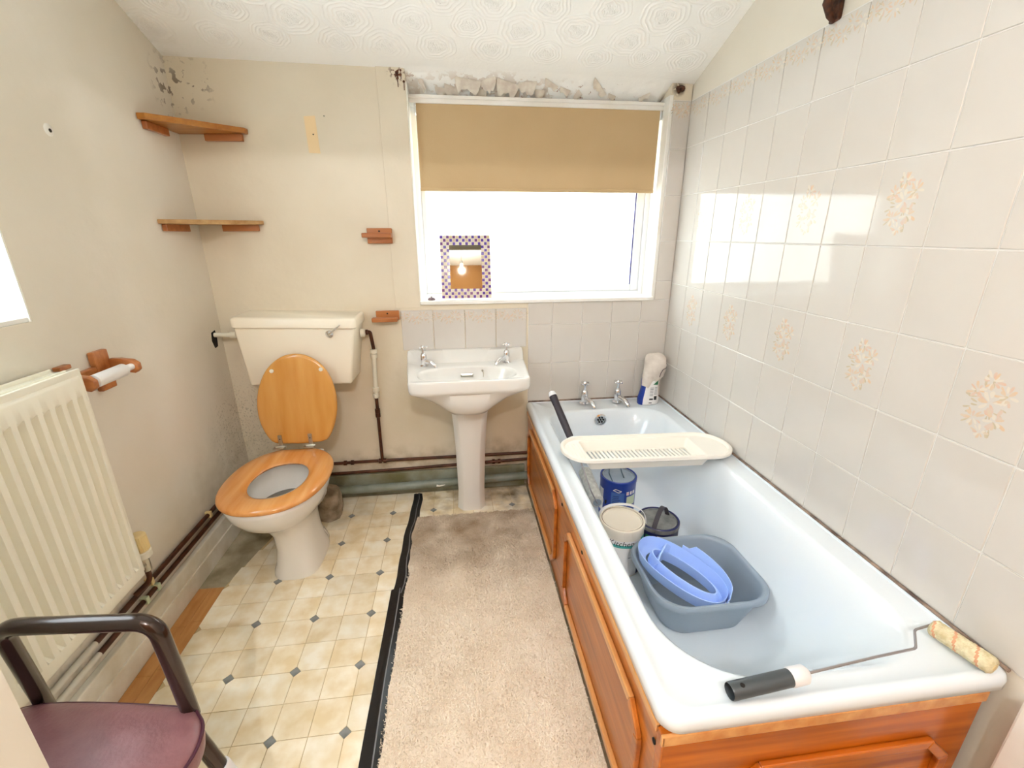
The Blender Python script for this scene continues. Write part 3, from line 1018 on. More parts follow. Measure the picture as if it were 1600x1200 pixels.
for (z, a, b, c, d, r) in ((0.42, .018, .028, .045, .018, .15), (0.32, .034, .052, .105, .034, .17), (0.22, .050, .076, .175, .052, .18),
                           (0.165, .064, .092, .225, .072, .18), (0.138, .085, .112, .265, .10, .17), (0.126, .115, .145, .31, .14, .15), (0.122, .16, .19, .36, .19, .10)):
    rings.append(rrect(IX0 + a, IX1 - b, IY0 + c, IY1 - d, r, z, sg))
obj('tub', MB().loft(rings, True, False, True), bath_m, bath, True, 60)
# blackened sealant line along wall and tub
w = MB()
w.tube([(XR - 0.004, 0.53, HB + 0.003), (XR - 0.004, YB - .006, HB + 0.003)], 0.004, 8)
w.tube([(BX0 + .01, YB - 0.006, HB + 0.003), (XR - 0.004, YB - .006, HB + 0.003)], 0.004, 8)
seal_m = mat('mouldy_sealant', srgb(150, 128, 112), 0.6, col2=srgb(84, 66, 58), nscale=26)
obj('sealant', w, seal_m, bath, True)
# overflow
w = MB().lathe([(0.030, 0), (0.031, -0.006), (0.024, -0.009), (0.022, -0.005)], (0.690, 1.987, 0.430), 1, 28)
ovf = obj('overflow', w, chrome_m, bath, True)
w = MB()
for k in range(6):
    a = k * PI / 3
    w.prism([(0.690 + 0.013 * math.cos(a) + 0.005 * math.cos(b_ * PI / 4), 0.430 + 0.013 * math.sin(a) + 0.005 * math.sin(b_ * PI / 4)) for b_ in range(8)], 1, 1.9795, 1.982)
w.prism([(0.690 + 0.005 * math.cos(b_ * PI / 4), 0.430 + 0.005 * math.sin(b_ * PI / 4)) for b_ in range(8)], 1, 1.9795, 1.982)
obj('overflow_holes', w, dark_m, ovf)


def tap(parent, base, h, out, tilt=0.0):
    """pillar tap: base flange, fat body, spout towards 'out', cross handle on top"""
    x, y, z = base
    k = h / 0.115
    w = MB().lathe([(0.023 * k, 0), (0.023 * k, 0.004 * k), (0.015 * k, 0.010 * k), (0.014 * k, 0.020 * k), (0.0175 * k, 0.034 * k), (0.0165 * k, 0.058 * k), (0.012 * k, 0.070 * k), (0.007 * k, 0.074 * k), (0.006 * k, 0.098 * k)], base, 2, 20)
    ox, oy = out
    w.tube([(x, y, z + 0.026 * k), (x + ox * 0.3, y + oy * 0.3, z + 0.030 * k), (x + ox * 0.75, y + oy * .75, z + 0.024 * k), (x + ox, y + oy, z + 0.010 * k), (x + ox * 1.02, y + oy * 1.02, z + 0.001 * k)],
           [0.012 * k, 0.012 * k, 0.0115 * k, 0.011 * k, 0.010 * k], 14)
    t = obj('tap', w, chrome_m, parent, True)
    w = MB().lathe([(0.010 * k, 0.094 * k), (0.012 * k, 0.100 * k), (0.011 * k, 0.108 * k), (0.004 * k, 0.115 * k)], base, 2, 16)
    for a in (0.5, 0.5 + PI / 2):
        c, s_ = math.cos(a) * 0.025 * k, math.sin(a) * 0.025 * k
        w.tube([(x - c, y - s_, z + 0.104 * k), (x - c * .8, y - s_ * .8, z + .104 * k), (x, y, z + 0.104 * k), (x + c * .8, y + s_ * .8, z + .104 * k), (x + c, y + s_, z + 0.104 * k)], [0.003 * k, 0.006 * k, 0.0045 * k, 0.006 * k, 0.003 * k], 10)
    obj('cross_handle', w, chrome_m, t, True)
    return t


tap(bath, (0.632, 2.090, HB - .003), 0.122, (0.030, -0.075))
tap(bath, (0.808, 2.090, HB - .003), 0.122, (0.030, -0.075))

# pine side panel
sp = thing('bath_side_panel', 'varnished orange pine panel with raised mouldings along the side of the bath', 'bath panel', (0.345, 1.33, 0))
obj('board', MB().box(0.344, 0.360, BY0 + 0.028, YB - .02, 0.0085, 0.436), pine1_m, sp)
obj('top_lipping', MB().box(0.3385, 0.349, BY0 + 0.028, YB - .022, 0.418, 0.4385, 0.002), pinel_m, sp)


def frame_parts(parent, ax, plane, a0, a1, z0, z1, ch, thick, m1_, m2_):
    """moulded frame with cut corners: each stick a part. ax: 0 = frame lies along y on plane x, 1 = along x on plane y"""
    wd = 0.022
    P = [(a0 + ch, z1), (a1 - ch, z1), (a1, z1 - ch), (a1, z0 + ch), (a1 - ch, z0), (a0 + ch, z0), (a0, z0 + ch), (a0, z1 - ch)]
    cx, cz = (a0 + a1) / 2, (z0 + z1) / 2
    n = len(P)
    off = []
    for i in range(n):
        p0, p1, p2 = Vector(P[i - 1]), Vector(P[i]), Vector(P[(i + 1) % n])
        d1, d2 = (p1 - p0).normalized(), (p2 - p1).normalized()
        n1, n2 = Vector((d1.y, -d1.x)), Vector((d2.y, -d2.x))
        b = (n1 + n2)
        b = b / b.length_squared * 2
        q = p1 + b * wd
        if (q - Vector((cx, cz))).length > (p1 - Vector((cx, cz))).length: q = p1 - b * wd
        off.append(tuple(q))
    for i in range(n):
        j = (i + 1) % n
        poly = [P[i], P[j], off[j], off[i]]
        mb = MB()
        if ax == 0:
            mb.prism(poly, 0, plane - thick, plane, 0.003, 0, 2)
        else:
            mb.prism(poly, 1, plane - thick, plane, 0.003, 0, 2)
        horiz = abs(P[i][1] - P[j][1]) < 1e-6
        obj('moulding', mb, m1_ if horiz else m2_, parent)


frame_parts(sp, 0, 0.344, 0.600, 1.262, 0.055, 0.372, 0.052, 0.013, pinel_m, pine1_m)
frame_parts(sp, 0, 0.344, 1.400, 2.062, 0.055, 0.386, 0.052, 0.013, pinel_m, pine1_m)
for (y, z) in ((1.07, 0.405), (0.555, 0.385), (1.33, 0.40)):
    obj('screw', MB().lathe([(0.001, -.001), (0.006, 0), (0.006, -0.002), (0.001, -0.003)], (0.3425, y, z), 0, 12), dark_m, sp)
ep = thing('bath_end_panel', 'dark orange pine panel with raised moulding closing the near end of the bath', 'bath panel', (0.70, 0.53, 0))
obj('board', MB().box(0.345, 1.030, BY0 + 0.010, BY0 + 0.026, 0.0085, 0.437), pine2_m, ep)
obj('top_lipping', MB().box(0.3395, 1.030, BY0 + 0.004, BY0 + 0.011, 0.412, 0.4385, 0.002), pinel_m, ep)
obj('corner_post', MB().box(0.3405, 0.346, BY0 + 0.004, BY0 + 0.026, 0.0085, 0.437, 0.002), pine2_m, ep)
frame_parts(ep, 1, BY0 + 0.010, 0.50, 0.985, 0.07, 0.325, 0.052, 0.013, pine2_m, pine2_m)

# ------------------------------------------------------------------ BASIN
basin = thing('wash_basin', 'white pedestal wash basin with two chrome taps under the window', 'basin', (0.033, 1.95, 0))
outl = [(-0.245, YB - .001), (0.312, YB - .001), (0.312, 2.06), (0.297, 1.775), (0.24, 1.752), (0.035, 1.738), (-0.165, 1.742), (-0.213, 1.760), (-0.245, 2.06)]
BC = (0.034, 1.885)


def polar(poly, a):
    d = (math.cos(a), math.sin(a))
    best_ = None
    for i in range(len(poly)):
        (x1, y1), (x2, y2) = poly[i], poly[(i + 1) % len(poly)]
        x1 -= BC[0]; x2 -= BC[0]; y1 -= BC[1]; y2 -= BC[1]
        ex, ey = x2 - x1, y2 - y1
        den = d[0] * ey - d[1] * ex
        if abs(den) < 1e-9: continue
        t_ = (x1 * ey - y1 * ex) / den
        s_ = (x1 * d[1] - y1 * d[0]) / den
        if t_ > 0 and -1e-6 <= s_ <= 1 + 1e-6:
            best_ = t_ if best_ is None else max(best_, t_)
    return best_


NB = 144
angs = [2 * PI * k / NB for k in range(NB)]
RO = [polar(outl, a) for a in angs]
RO = [0.25 * RO[k - 1] + 0.5 * RO[k] + 0.25 * RO[(k + 1) % NB] for k in range(NB)]


def sup(a, rx, ry, ex):
    c, s_ = abs(math.cos(a)), abs(math.sin(a))
    return 1 / ((c / rx) ** ex + (s_ / ry) ** ex) ** (1 / ex)


def topz(x, y):
    u = max(0, min(1, (y - 2.075) / 0.035))
    u = u * u * (3 - 2 * u)
    f_ = max(0, min(1, (1.80 - y) / 0.06))
    e_ = max(0, min(1, (abs(x - 0.034) - 0.225) / 0.03))
    return 0.728 + 0.054 * u + 0.012 * max(f_, e_ * (1 - u) * 0.8)


def bring(fr_, zf=None, inset=0.0):
    out = []
    for k, a in enumerate(angs):
        r = fr_(k, a) - inset
        x, y = BC[0] + r * math.cos(a), min(BC[1] + r * math.sin(a), YB - 0.001)
        out.append((x, y, zf if isinstance(zf, float) else zf(x, y)))
    return out


eb = lambda k, a: sup(a, 0.215, 0.105, 2.6)
rings = []
rings.append(bring(lambda k, a: min(RO[k], sup(a, 0.085, 0.085, 3)), 0.565))
rings.append(bring(lambda k, a: min(RO[k], sup(a, 0.11, 0.105, 2.5)), 0.585))
rings.append(bring(lambda k, a: min(RO[k] - .02, sup(a, 0.20, 0.13, 2.3) + (0.10 if math.sin(a) > .3 else 0)), 0.640))
rings.append(bring(lambda k, a: RO[k] - 0.022, 0.672))
rings.append(bring(lambda k, a: RO[k] - 0.004, 0.682))
rings.append(bring(lambda k, a: RO[k], 0.695))
rings.append(bring(lambda k, a: RO[k], lambda x, y: topz(x, y) - 0.010))
rings.append(bring(lambda k, a: RO[k], lambda x, y: topz(x, y) - 0.003, 0.003))
rings.append(bring(lambda k, a: RO[k], topz, 0.010))
for q in (0.2, 0.4, 0.6, 0.8, 0.93):
    rings.append(bring(lambda k, a: (RO[k] - 0.012) * (1 - q) + eb(k, a) * q, topz))
rings.append(bring(lambda k, a: eb(k, a), lambda x, y: topz(x, y) - 0.003))
for (s_, dz) in ((0.975, .012), (0.94, .03), (0.88, .06), (0.78, .09), (0.6, .112), (0.35, .124), (0.12, .128)):
    rings.append(bring(lambda k, a: eb(k, a) * s_, 0.728 - dz))
obj('bowl', MB().loft(rings, True, True, True), china_m, basin, True, 50)
obj('overflow_slot', MB().box(0.008, 0.058, 1.962, 1.968, 0.690, 0.699, 0.002).box(0.004, 0.062, 1.9645, 1.970, 0.686, 0.703, 0.003), dull_m, basin)
obj('chain_stay', MB().tube([(0.105, 1.972, 0.713), (0.108, 1.965, 0.710), (0.110, 1.962, 0.70), (0.108, 1.960, 0.686)], 0.0022, 8).lathe([(0.006, 0), (0.006, -0.003)], (0.105, 1.972, 0.713), 1, 10), dull_m, basin, True)
obj('waste', MB().lathe([(0.020, 0.603), (0.022, 0.605), (0.014, 0.604)], (0.034, 1.885, 0), 2, 20), chrome_m, basin, True)
tap(basin, (-0.163, 2.035, 0.726), 0.10, (0.052, -0.035))
tap(basin, (0.225, 2.045, 0.726), 0.10, (-0.052, -0.040))
w = MB()
rings = []
for (z, x0, x1, y0) in ((0.0, -0.036, 0.103, 1.918), (0.02, -0.034, 0.101, 1.920), (0.10, -0.030, 0.100, 1.930), (0.30, -0.034, 0.108, 1.936), (0.45, -0.040, 0.118, 1.930), (0.54, -0.048, 0.126, 1.915), (0.572, -0.046, 0.124, 1.915)):
    c_ = 0.030
    rings.append([(x0, 2.072, z), (x0, y0 + c_ * 1.2, z), (x0 + 0.008, y0 + c_ * .8, z), (x0 + c_ - 0.006, y0 + 0.003, z), (x0 + c_, y0, z), (x1 - c_, y0, z), (x1 - c_ + 0.006, y0 + .003, z), (x1 - .008, y0 + c_ * .8, z), (x1, y0 + c_ * 1.2, z), (x1, 2.072, z)])
w.loft(rings, True, True, True)
obj('pedestal', w, china_m, basin, True, 30)

# ------------------------------------------------------------------ TOILET
wc = thing('toilet', 'white toilet pan with raised golden wooden lid and wooden seat ring', 'toilet', (-0.70, 1.66, 0))
TX = -0.716
rings = []
for (z, cx, cy, rx, ry, ex) in ((0.003, -0.697, 1.675, .092, .142, 3.2), (0.02, -0.697, 1.675, .090, .140, 3.2), (0.05, -0.697, 1.675, .080, .132, 3.0), (0.12, -0.697, 1.675, .072, .124, 2.8),
                                (0.19, -0.700, 1.672, .074, .128, 2.6), (0.24, -0.706, 1.665, .092, .148, 2.4), (0.275, TX, 1.650, .122, .182, 2.2), (0.31, TX, 1.637, .150, .212, 2.15),
                                (0.35, TX, 1.628, .170, .232, 2.15), (0.385, TX, 1.625, .178, .240, 2.2), (0.397, TX, 1.625, .178, .240, 2.2), (0.403, TX, 1.625, .172, .234, 2.2),
                                (0.403, TX, 1.612, .118, .158, 2.1), (0.397, TX, 1.612, .111, .150, 2.1), (0.370, TX, 1.612, .125, .166, 2.1), (0.33, TX, 1.612, .122, .158, 2.1), (0.26, TX, 1.63, .095, .115, 2.1), (0.225, TX, 1.65, .065, .075, 2.0), (0.20, TX, 1.66, .045, .05, 2.0)):
    rings.append(ring(cx, cy, rx, ry, z, ex, 64))
obj('pan', MB().loft(rings, True, True, True), china_m, wc, True, 50)
w = MB(); w.add(ring(TX, 1.618, .116, .142, 0.288, 2.1, 48), [tuple(range(48))])
obj('water', w, water_m, wc)
# rear flange and outlet
w = MB()
w.loft([[(-0.622, 1.62, z), (-0.612, 1.74, z), (-0.622, 1.80, z), (-0.66, 1.86, z), (-0.76, 1.86, z), (-0.795, 1.78, z), (-0.78, 1.62, z)] for z in (0.003, 0.016)] +
       [[(-0.632, 1.64, 0.03), (-0.632, 1.74, 0.04), (-0.635, 1.79, 0.05), (-0.67, 1.82, 0.06), (-0.75, 1.82, 0.06), (-0.775, 1.76, 0.04), (-0.765, 1.64, 0.03)]], True, True, True)
w.tube([(TX, 1.76, 0.27), (TX, 1.86, 0.24), (TX + .01, 1.93, 0.17), (TX + .015, 1.97, 0.09)], [0.075, 0.066, 0.058, 0.055], 20)
w.box(TX - 0.10, TX + 0.10, 1.78, 1.90, 0.372, 0.402, 0.012)
obj('foot_flange', w, china_m, wc, True, 40)
for (x, y) in ((-0.628, 1.775), (-0.632, 1.67)):
    obj('fixing_screw', MB().lathe([(0.006, 0), (0.006, 0.004), (0.002, 0.006)], (x, y, 0.017 if y > 1.7 else 0.022), 2, 10), dark_m, wc)
w = MB()
R2 = random.Random(4)
rings = []
for (z, r) in ((0.002, .060), (0.05, .068), (0.10, .066), (0.14, .055), (0.165, .02)):
    rings.append([(-0.655 + 0.9 * r * math.cos(2 * PI * k / 20) * R2.uniform(.88, 1.1), 1.965 + r * math.sin(2 * PI * k / 20) * R2.uniform(.88, 1.1), z + R2.uniform(-.004, .004)) for k in range(20)])
w.loft(rings, True, True, True)
obj('cement_joint', w, cement_m, wc, True, 60)
# seat ring
def seat_out(rx, ry, cy, flat):
    p = ring(TX, cy, rx, ry, 0, 2.25, 72)
    return [(x, min(y, flat), 0) for (x, y, z) in p]


def lift(r, z):
    return [(x, y, z) for (x, y, _) in r]


so, si = seat_out(.193, .247, 1.627, 1.862), ring(TX + 0.006, 1.612, .101, .132, 0, 2.15, 72)


def mixr(a, b, t_):
    return [(p[0] * (1 - t_) + q[0] * t_, p[1] * (1 - t_) + q[1] * t_, 0) for p, q in zip(a, b)]


rings = [lift(mixr(so, si, .04), .404), lift(so, .409), lift(so, .415), lift(mixr(so, si, .03), .420), lift(mixr(so, si, .10), .4245), lift(mixr(so, si, .4), .4265), lift(mixr(so, si, .75), .4245), lift(mixr(so, si, .95), .418), lift(si, .412), lift(mixr(so, si, .96), .404)]
rings.append(rings[0])
obj('seat', MB().loft(rings), seatw_m, wc, True, 60)
# lid standing up against the cistern
def ly(z): return 1.868 + (z - 0.44) * 0.125


prof = [(-0.733, 0.440), (-0.812, 0.448), (-0.846, 0.490), (-0.866, 0.560), (-0.8645, 0.640), (-0.842, 0.715), (-0.806, 0.775), (-0.752, 0.818), (-0.700, 0.832),
        (-0.650, 0.826), (-0.598, 0.795), (-0.560, 0.743), (-0.540, 0.672), (-0.538, 0.600), (-0.552, 0.530), (-0.580, 0.468), (-0.608, 0.446), (-0.66, 0.440)]
# smooth closed curve through the points
sm = []
n = len(prof)
for i in range(n):
    p0, p1, p2, p3 = [Vector(prof[(i + q) % n]) for q in (-1, 0, 1, 2)]
    for k in range(4):
        t_ = k / 4
        sm.append(0.5 * ((2 * p1) + (p2 - p0) * t_ + (2 * p0 - 5 * p1 + 4 * p2 - p3) * t_ ** 2 + (3 * p1 - p0 - 3 * p2 + p3) * t_ ** 3))
cx, cz = -0.70, 0.635
rings = []
for (ins, dy) in ((.012, -.0005), (.004, -.003), (0, -.007), (0, -.011), (.004, -.016), (.014, -.0185)):
    rings.append([(p.x + (cx - p.x) * ins / 0.18, ly(p.y) + 0.018 + dy, p.y + (cz - p.y) * ins / 0.2) for p in sm])
lid = obj('lid', MB().loft(rings, True, True, True), oak_m, wc, True, 40)
for x in (-0.787, -0.588):
    obj('buffer', MB().lathe([(0.0085, 0), (0.008, -0.005), (0.003, -0.0065)], (x, ly(0.765) + 0.0005, 0.765), 1, 16), valvew_m, lid, True)
for x in (-0.787, -0.662):
    w = MB()
    w.box(x - 0.0085, x + 0.0085, ly(.47) - 0.006, ly(.47) - 0.001, 0.436, 0.486, 0.002)
    w.lathe([(0.006, -0.020), (0.006, 0.020)], (x, ly(.43) - 0.002, 0.432), 0, 14)
    w.box(x - 0.030, x + 0.014, 1.850, 1.872, 0.426, 0.431, 0.001)
    w.lathe([(0.008, 0.402), (0.008, 0.43)], (x, ly(.43), 0), 2, 12)
    h_ = obj('hinge', w, dull_m, wc, True)
    obj('hinge_hole', MB().lathe([(0.003, 0), (0.003, -.0006)], (x, ly(.47) - 0.006, 0.468), 1, 10), dark_m, h_)

# cistern on the wall
ci = thing('cistern', 'cream low level toilet cistern with chrome lever fixed to the back wall', 'cistern', (-0.69, 2.05, 0.67))
w = MB().hexa([(-0.912, 1.972, 0.680), (-0.484, 1.972, 0.672), (-0.478, YB - .001, 0.672), (-0.925, YB - .001, 0.680),
               (-0.926, 1.948, 0.948), (-0.440, 1.948, 0.934), (-0.438, YB - .001, 0.934), (-0.93, YB - .001, 0.948)], 0.012, 0, 3)
obj('tank', w, cist_m, ci, True, 35)
w = MB()
rings = []
for (ins, dz) in ((0.004, 0.0), (0.0, 0.004), (0.0, 0.034), (0.003, 0.040), (0.010, 0.044)):
    rr_ = []
    base = rrect(-0.934 + ins, -0.432 - ins, 1.940 + ins, YB - 0.001, (0.004, 0.004, 0.022, 0.022), 0, 6)
    for (x, y, _) in base:
        bow = -0.006 * (1 - ((x + 0.683) / 0.25) ** 2) if y < 1.99 else 0
        rr_.append((x, y + bow, 0.944 + dz - (x + 0.934) / 0.5 * 0.016))
    rings.append(rr_)
w.loft(rings, True, True, True)
obj('cistern_lid', w, cist_m, ci, True, 40)
lv = obj('flush_lever', MB().lathe([(0.015, 0), (0.016, -0.006), (0.010, -0.012), (0.006, -0.016)], (-0.545, 1.952, 0.908), 1, 20).tube([(-0.545, 1.934, 0.908), (-0.53, 1.930, 0.920), (-0.492, 1.928, 0.950)], [0.004, 0.004, 0.0025], 10), chrome_m, ci, True)
obj('overflow_pipe', MB().tube([(XL + 0.004, 2.075, 0.892), (-0.99, 2.075, 0.890), (-0.92, 2.07, 0.888)], 0.010, 12).lathe([(0.014, -1.0), (0.014, -0.975)], (0, 2.075, 0.890), 0, 14), valvew_m, ci, True)
obj('inlet_nut', MB().lathe([(0.018, -0.441), (0.018, -0.424), (0.012, -0.422)], (0, 2.07, 0.885), 0, 14), valvew_m, ci, True)
# hole knocked in the left wall for the overflow
obj('pipe_hole', MB().prism([(2.060, 0.905), (2.052, 0.87), (2.066, 0.835), (2.09, 0.838), (2.096, 0.87), (2.092, 0.91)], 0, XL, XL + 0.0015), dark_m, wall_left)

# ------------------------------------------------------------------ PIPES
sup_ = thing('supply_pipe', 'brown copper supply pipe with white plastic valve running down beside the cistern', 'pipe', (-0.41, YB - 0.02, 0.2))
yp = YB - 0.022
obj('elbow_pipe', MB().tube(rcorner([(-0.421, 2.085, 0.884), (-0.403, 2.09, 0.884), (-0.401, yp, 0.80), (-0.402, yp, 0.775)], 0.03), 0.0085, 12).lathe([(0.0125, -0.421), (0.0125, -0.412)], (0, 2.085, 0.884), 0, 10), copper_m, sup_, True)
w = MB().tube([(-0.402, yp, 0.792), (-0.412, yp, 0.548)], 0.0105, 14)
for z in (0.785, 0.762, 0.592, 0.562):
    x = -0.402 - (0.792 - z) / 0.244 * 0.010
    w.lathe([(0.012, z - .010), (0.0165, z - .009), (0.0165, z + .009), (0.012, z + .010)], (x, yp, 0), 2, 12)
obj('plastic_valve', w, valvew_m, sup_, True)
w = MB().tube([(-0.412, yp, 0.552), (-0.415, yp, 0.205)], 0.0078, 12)
w.lathe([(0.009, 0.445), (0.0125, 0.447), (0.0125, 0.468), (0.010, 0.470), (0.0125, 0.472), (0.0125, 0.490), (0.009, 0.492)], (-0.413, yp, 0), 2, 10)
obj('copper_drop', w, copper_m, sup_, True)
hp = thing('hot_water_pipe', 'upper thin brown copper pipe along the bottom of the back wall', 'pipe', (-0.2, yp, 0.2))
w = MB().tube([(-0.98, yp, 0.200), (-0.415, yp, 0.203), (0.343, yp, 0.200)], 0.0078, 12)
for x in (-0.600, -0.565, -0.425, -0.402):
    w.lathe([(0.009, x - .008), (0.0125, x - .007), (0.0125, x + .007), (0.009, x + .008)], (0, yp, 0.2015), 0, 10)
obj('copper_run', w, copper_m, hp, True)
cpip = thing('cold_water_pipe', 'lower thin brown copper pipe along the bottom of the back wall', 'pipe', (-0.2, yp, 0.15))
obj('copper_run', MB().tube([(-0.98, yp, 0.140), (-0.35, yp, 0.146), (0.343, yp, 0.162)], 0.0078, 12), copper_m, cpip, True)
w = MB()
for x in (0.16, 0.19):
    w.lathe([(0.0125, x - .007), (0.0125, x + .007)], (0, yp, 0.158), 0, 10)
obj('pipe_clip', w, copper_m, cpip, True)
wp = thing('waste_pipe', 'fat grey plastic waste pipe on the floor along the back wall', 'pipe', (-0.2, 2.1, 0.05))
obj('pipe_run', MB().tube([(-0.72, YB - 0.040, 0.052), (-0.3, YB - 0.040, 0.055), (0.343, YB - 0.040, 0.072)], 0.0215, 16), pipegrey_m, wp, True)
obj('paint_drip', MB().tube([(-0.145, YB - 0.062, 0.058), (-0.13, YB - 0.063, 0.055), (-0.10, YB - .0625, 0.06)], [0.006, 0.004, 0.002], 8), white_m, wp, True)
# two pipes along the left wall above the skirting
for (z, lab, nm) in ((0.212, 'upper brown heating pipe along the bottom of the left wall', 'heating_pipe'), (0.172, 'lower brown heating pipe just above the left skirting board', 'heating_pipe')):
    t_ = thing(nm, lab, 'pipe', (XL + .014, 1.3, z))
    obj('pipe_run', MB().tube([(XL + 0.012, 0.47, z), (XL + 0.012, 1.10, z)], 0.0085, 12), skirt_m, t_, True)
    obj('pipe_run', MB().tube([(XL + 0.012, 1.10, z), (XL + 0.012, 2.08, z)], 0.0085, 12), copper_m, t_, True)
    for y in ((1.34, 1.72) if z > .2 else (1.30, 1.36)):
        obj('pipe_clip', MB().box(XL + 0.001, XL + 0.024, y - 0.007, y + .007, z - 0.013, z + 0.013, 0.002), pgreen_m if z < .2 else trv_m, t_)
cl = thing('cable_tie', 'scrap of blue wire round the wall pipes behind the toilet', 'wire', (XL + .03, 1.80, 0.21))
obj('loop', MB().tube([(XL + 0.03 + 0.012 * math.cos(a), 1.795 + 0.020 * math.sin(a), 0.205 + 0.010 * math.sin(a * 2)) for a in [k * 0.5 for k in range(12)]], 0.0022, 8), bluep_m, cl, True)

# ------------------------------------------------------------------ RADIATOR
rad = thing('radiator', 'cream ribbed panel radiator on the left wall under the side window', 'radiator', (-1.02, 0.9, 0.33))
RX, RY1, RY0 = -0.980, 1.240, 0.48
pitch = 0.0335
prof = [(0.0, 0.0), (0.004, -0.001), (0.0085, -0.016), (0.0190, -0.016), (0.0235, -0.001), (0.027, 0.0)]
ysr = []
y = RY1 - 0.014
while y > RY0 + 0.03:
    for (dy, d) in prof: ysr.append((y - dy, d))
    y -= pitch
ysr = [(RY1, -0.012), (RY1 - 0.003, -0.003), (RY1 - 0.006, 0.0)] + ysr + [(RY0, 0)]
zr = [(0.322, 0, -0.012), (0.325, 0, -.003), (0.330, 0, 0), (0.360, 0, 0), (0.372, 1, 0), (0.900, 1, 0), (0.914, 0, 0), (0.955, 0, 0), (0.965, 0, -0.003), (0.970, 0, -0.010)]
rings = [[(RX + min(d * m_ if k > 2 else d, 0) + e_, yy, z) for k, (yy, d) in enumerate(ysr)] for (z, m_, e_) in zr]
obj('front_panel', MB().loft(rings, False), rad_m, rad, True, 50)
obj('back_panel', MB().box(XL + 0.018, XL + 0.030, RY0, RY1 - .002, 0.325, 0.966, 0.003), rad_m, rad)
w = MB()
w.box(XL + 0.016, RX - 0.006, RY0, RY1 + 0.002, 0.966, 0.972, 0.001)
w.box(RX - 0.010, RX - 0.003, RY0, RY1 + 0.002, 0.958, 0.982, 0.002)
w.box(XL + 0.014, XL + 0.020, RY0, RY1 + 0.002, 0.958, 0.982, 0.002)
w.box(XL + 0.050, XL + 0.055, RY0, RY1 + 0.002, 0.970, 0.978, 0.001)
obj('top_grille', w, rad_m, rad)
obj('side_cover', MB().box(XL + 0.016, RX - 0.004, RY1 - 0.002, RY1 + 0.004, 0.335, 0.965, 0.002), rad_m, rad)
obj('bracket', MB().box(XL, XL + 0.02, 1.10, 1.14, 0.40, 0.90), rad_m, rad)
vx, vy = -1.012, 1.288
w = MB()
rg = []
for (z, r, fl) in ((0.374, .020, 0), (0.380, .0245, 0), (0.384, .0245, 1), (0.424, .023, 1), (0.430, .022, 0), (0.434, .017, 0)):
    rg.append([(vx + (r - (0.002 if fl and k % 2 else 0)) * math.cos(2 * PI * k / 48), vy + (r - (0.002 if fl and k % 2 else 0)) * math.sin(2 * PI * k / 48), z) for k in range(48)])
w.loft(rg, True, True, True)
hv = obj('thermostatic_head', w, trv_m, rad, True, 25)
obj('collar', MB().lathe([(0.022, 0.350), (0.025, 0.353), (0.025, 0.372), (0.021, 0.375)], (vx, vy, 0), 2, 28), valvew_m, hv, True)
w = MB().lathe([(0.012, 0.300), (0.013, 0.302), (0.013, 0.350), (0.011, 0.352)], (vx, vy, 0), 2, 16)
w.tube([(vx, vy, 0.325), (vx, RY1, 0.335)], 0.010, 12)
obj('valve_body', w, dull_m, rad, True)
obj('pipe_tail', MB().tube(rcorner([(vx, vy, 0.302), (vx, vy, 0.26), (XL + 0.024, vy - 0.03, 0.232)], 0.02), 0.0078, 12), copper_m, rad, True)

# toilet roll holder
tr_ = thing('toilet_roll_holder', 'wooden toilet roll holder with white spindle on the left wall by the radiator', 'toilet roll holder', (XL, 1.38, 0.92))
obj('back_plate', MB().box(XL, XL + 0.018, 1.388, 1.446, 0.868, 0.987, 0.004), cleat_m, tr_)
obj('back_bar', MB().box(XL, XL + 0.016, 1.262, 1.39, 0.905, 0.945, 0.003), cleat_m, tr_)


def arm(y, name):
    mb = MB()
    pts_ = [(XL + 0.016, 0.956), (XL + 0.045, 0.955), (XL + 0.080, 0.950), (XL + 0.094, 0.938), (XL + 0.094, 0.918), (XL + 0.082, 0.908), (XL + 0.060, 0.912), (XL + 0.04, 0.92), (XL + 0.016, 0.905)]
    mb.prism(pts_, 1, y, y + 0.018, 0.003)
    return obj(name, mb, cleat_m, tr_, True, 35)


arm(1.438, 'arm'); arm(1.262, 'arm')
obj('spindle', MB().lathe([(0.008, 1.28), (0.008, 1.286), (0.0185, 1.287), (0.0185, 1.402), (0.017, 1.404), (0.010, 1.405), (0.010, 1.438)], (XL + 0.076, 0, 0.930), 1, 24), paper_m, tr_, True)
pg = thing('wall_peg', 'small brown wooden peg on the left wall just above the radiator', 'peg', (XL, 1.288, 0.972))
obj('peg', MB().box(XL, XL + 0.020, 1.268, 1.306, 0.966, 0.978, 0.003), cleat_m, pg)
obj('fixing', MB().box(XL, XL + 0.004, 1.272, 1.302, 0.958, 0.968, 0.001), white_m, pg)

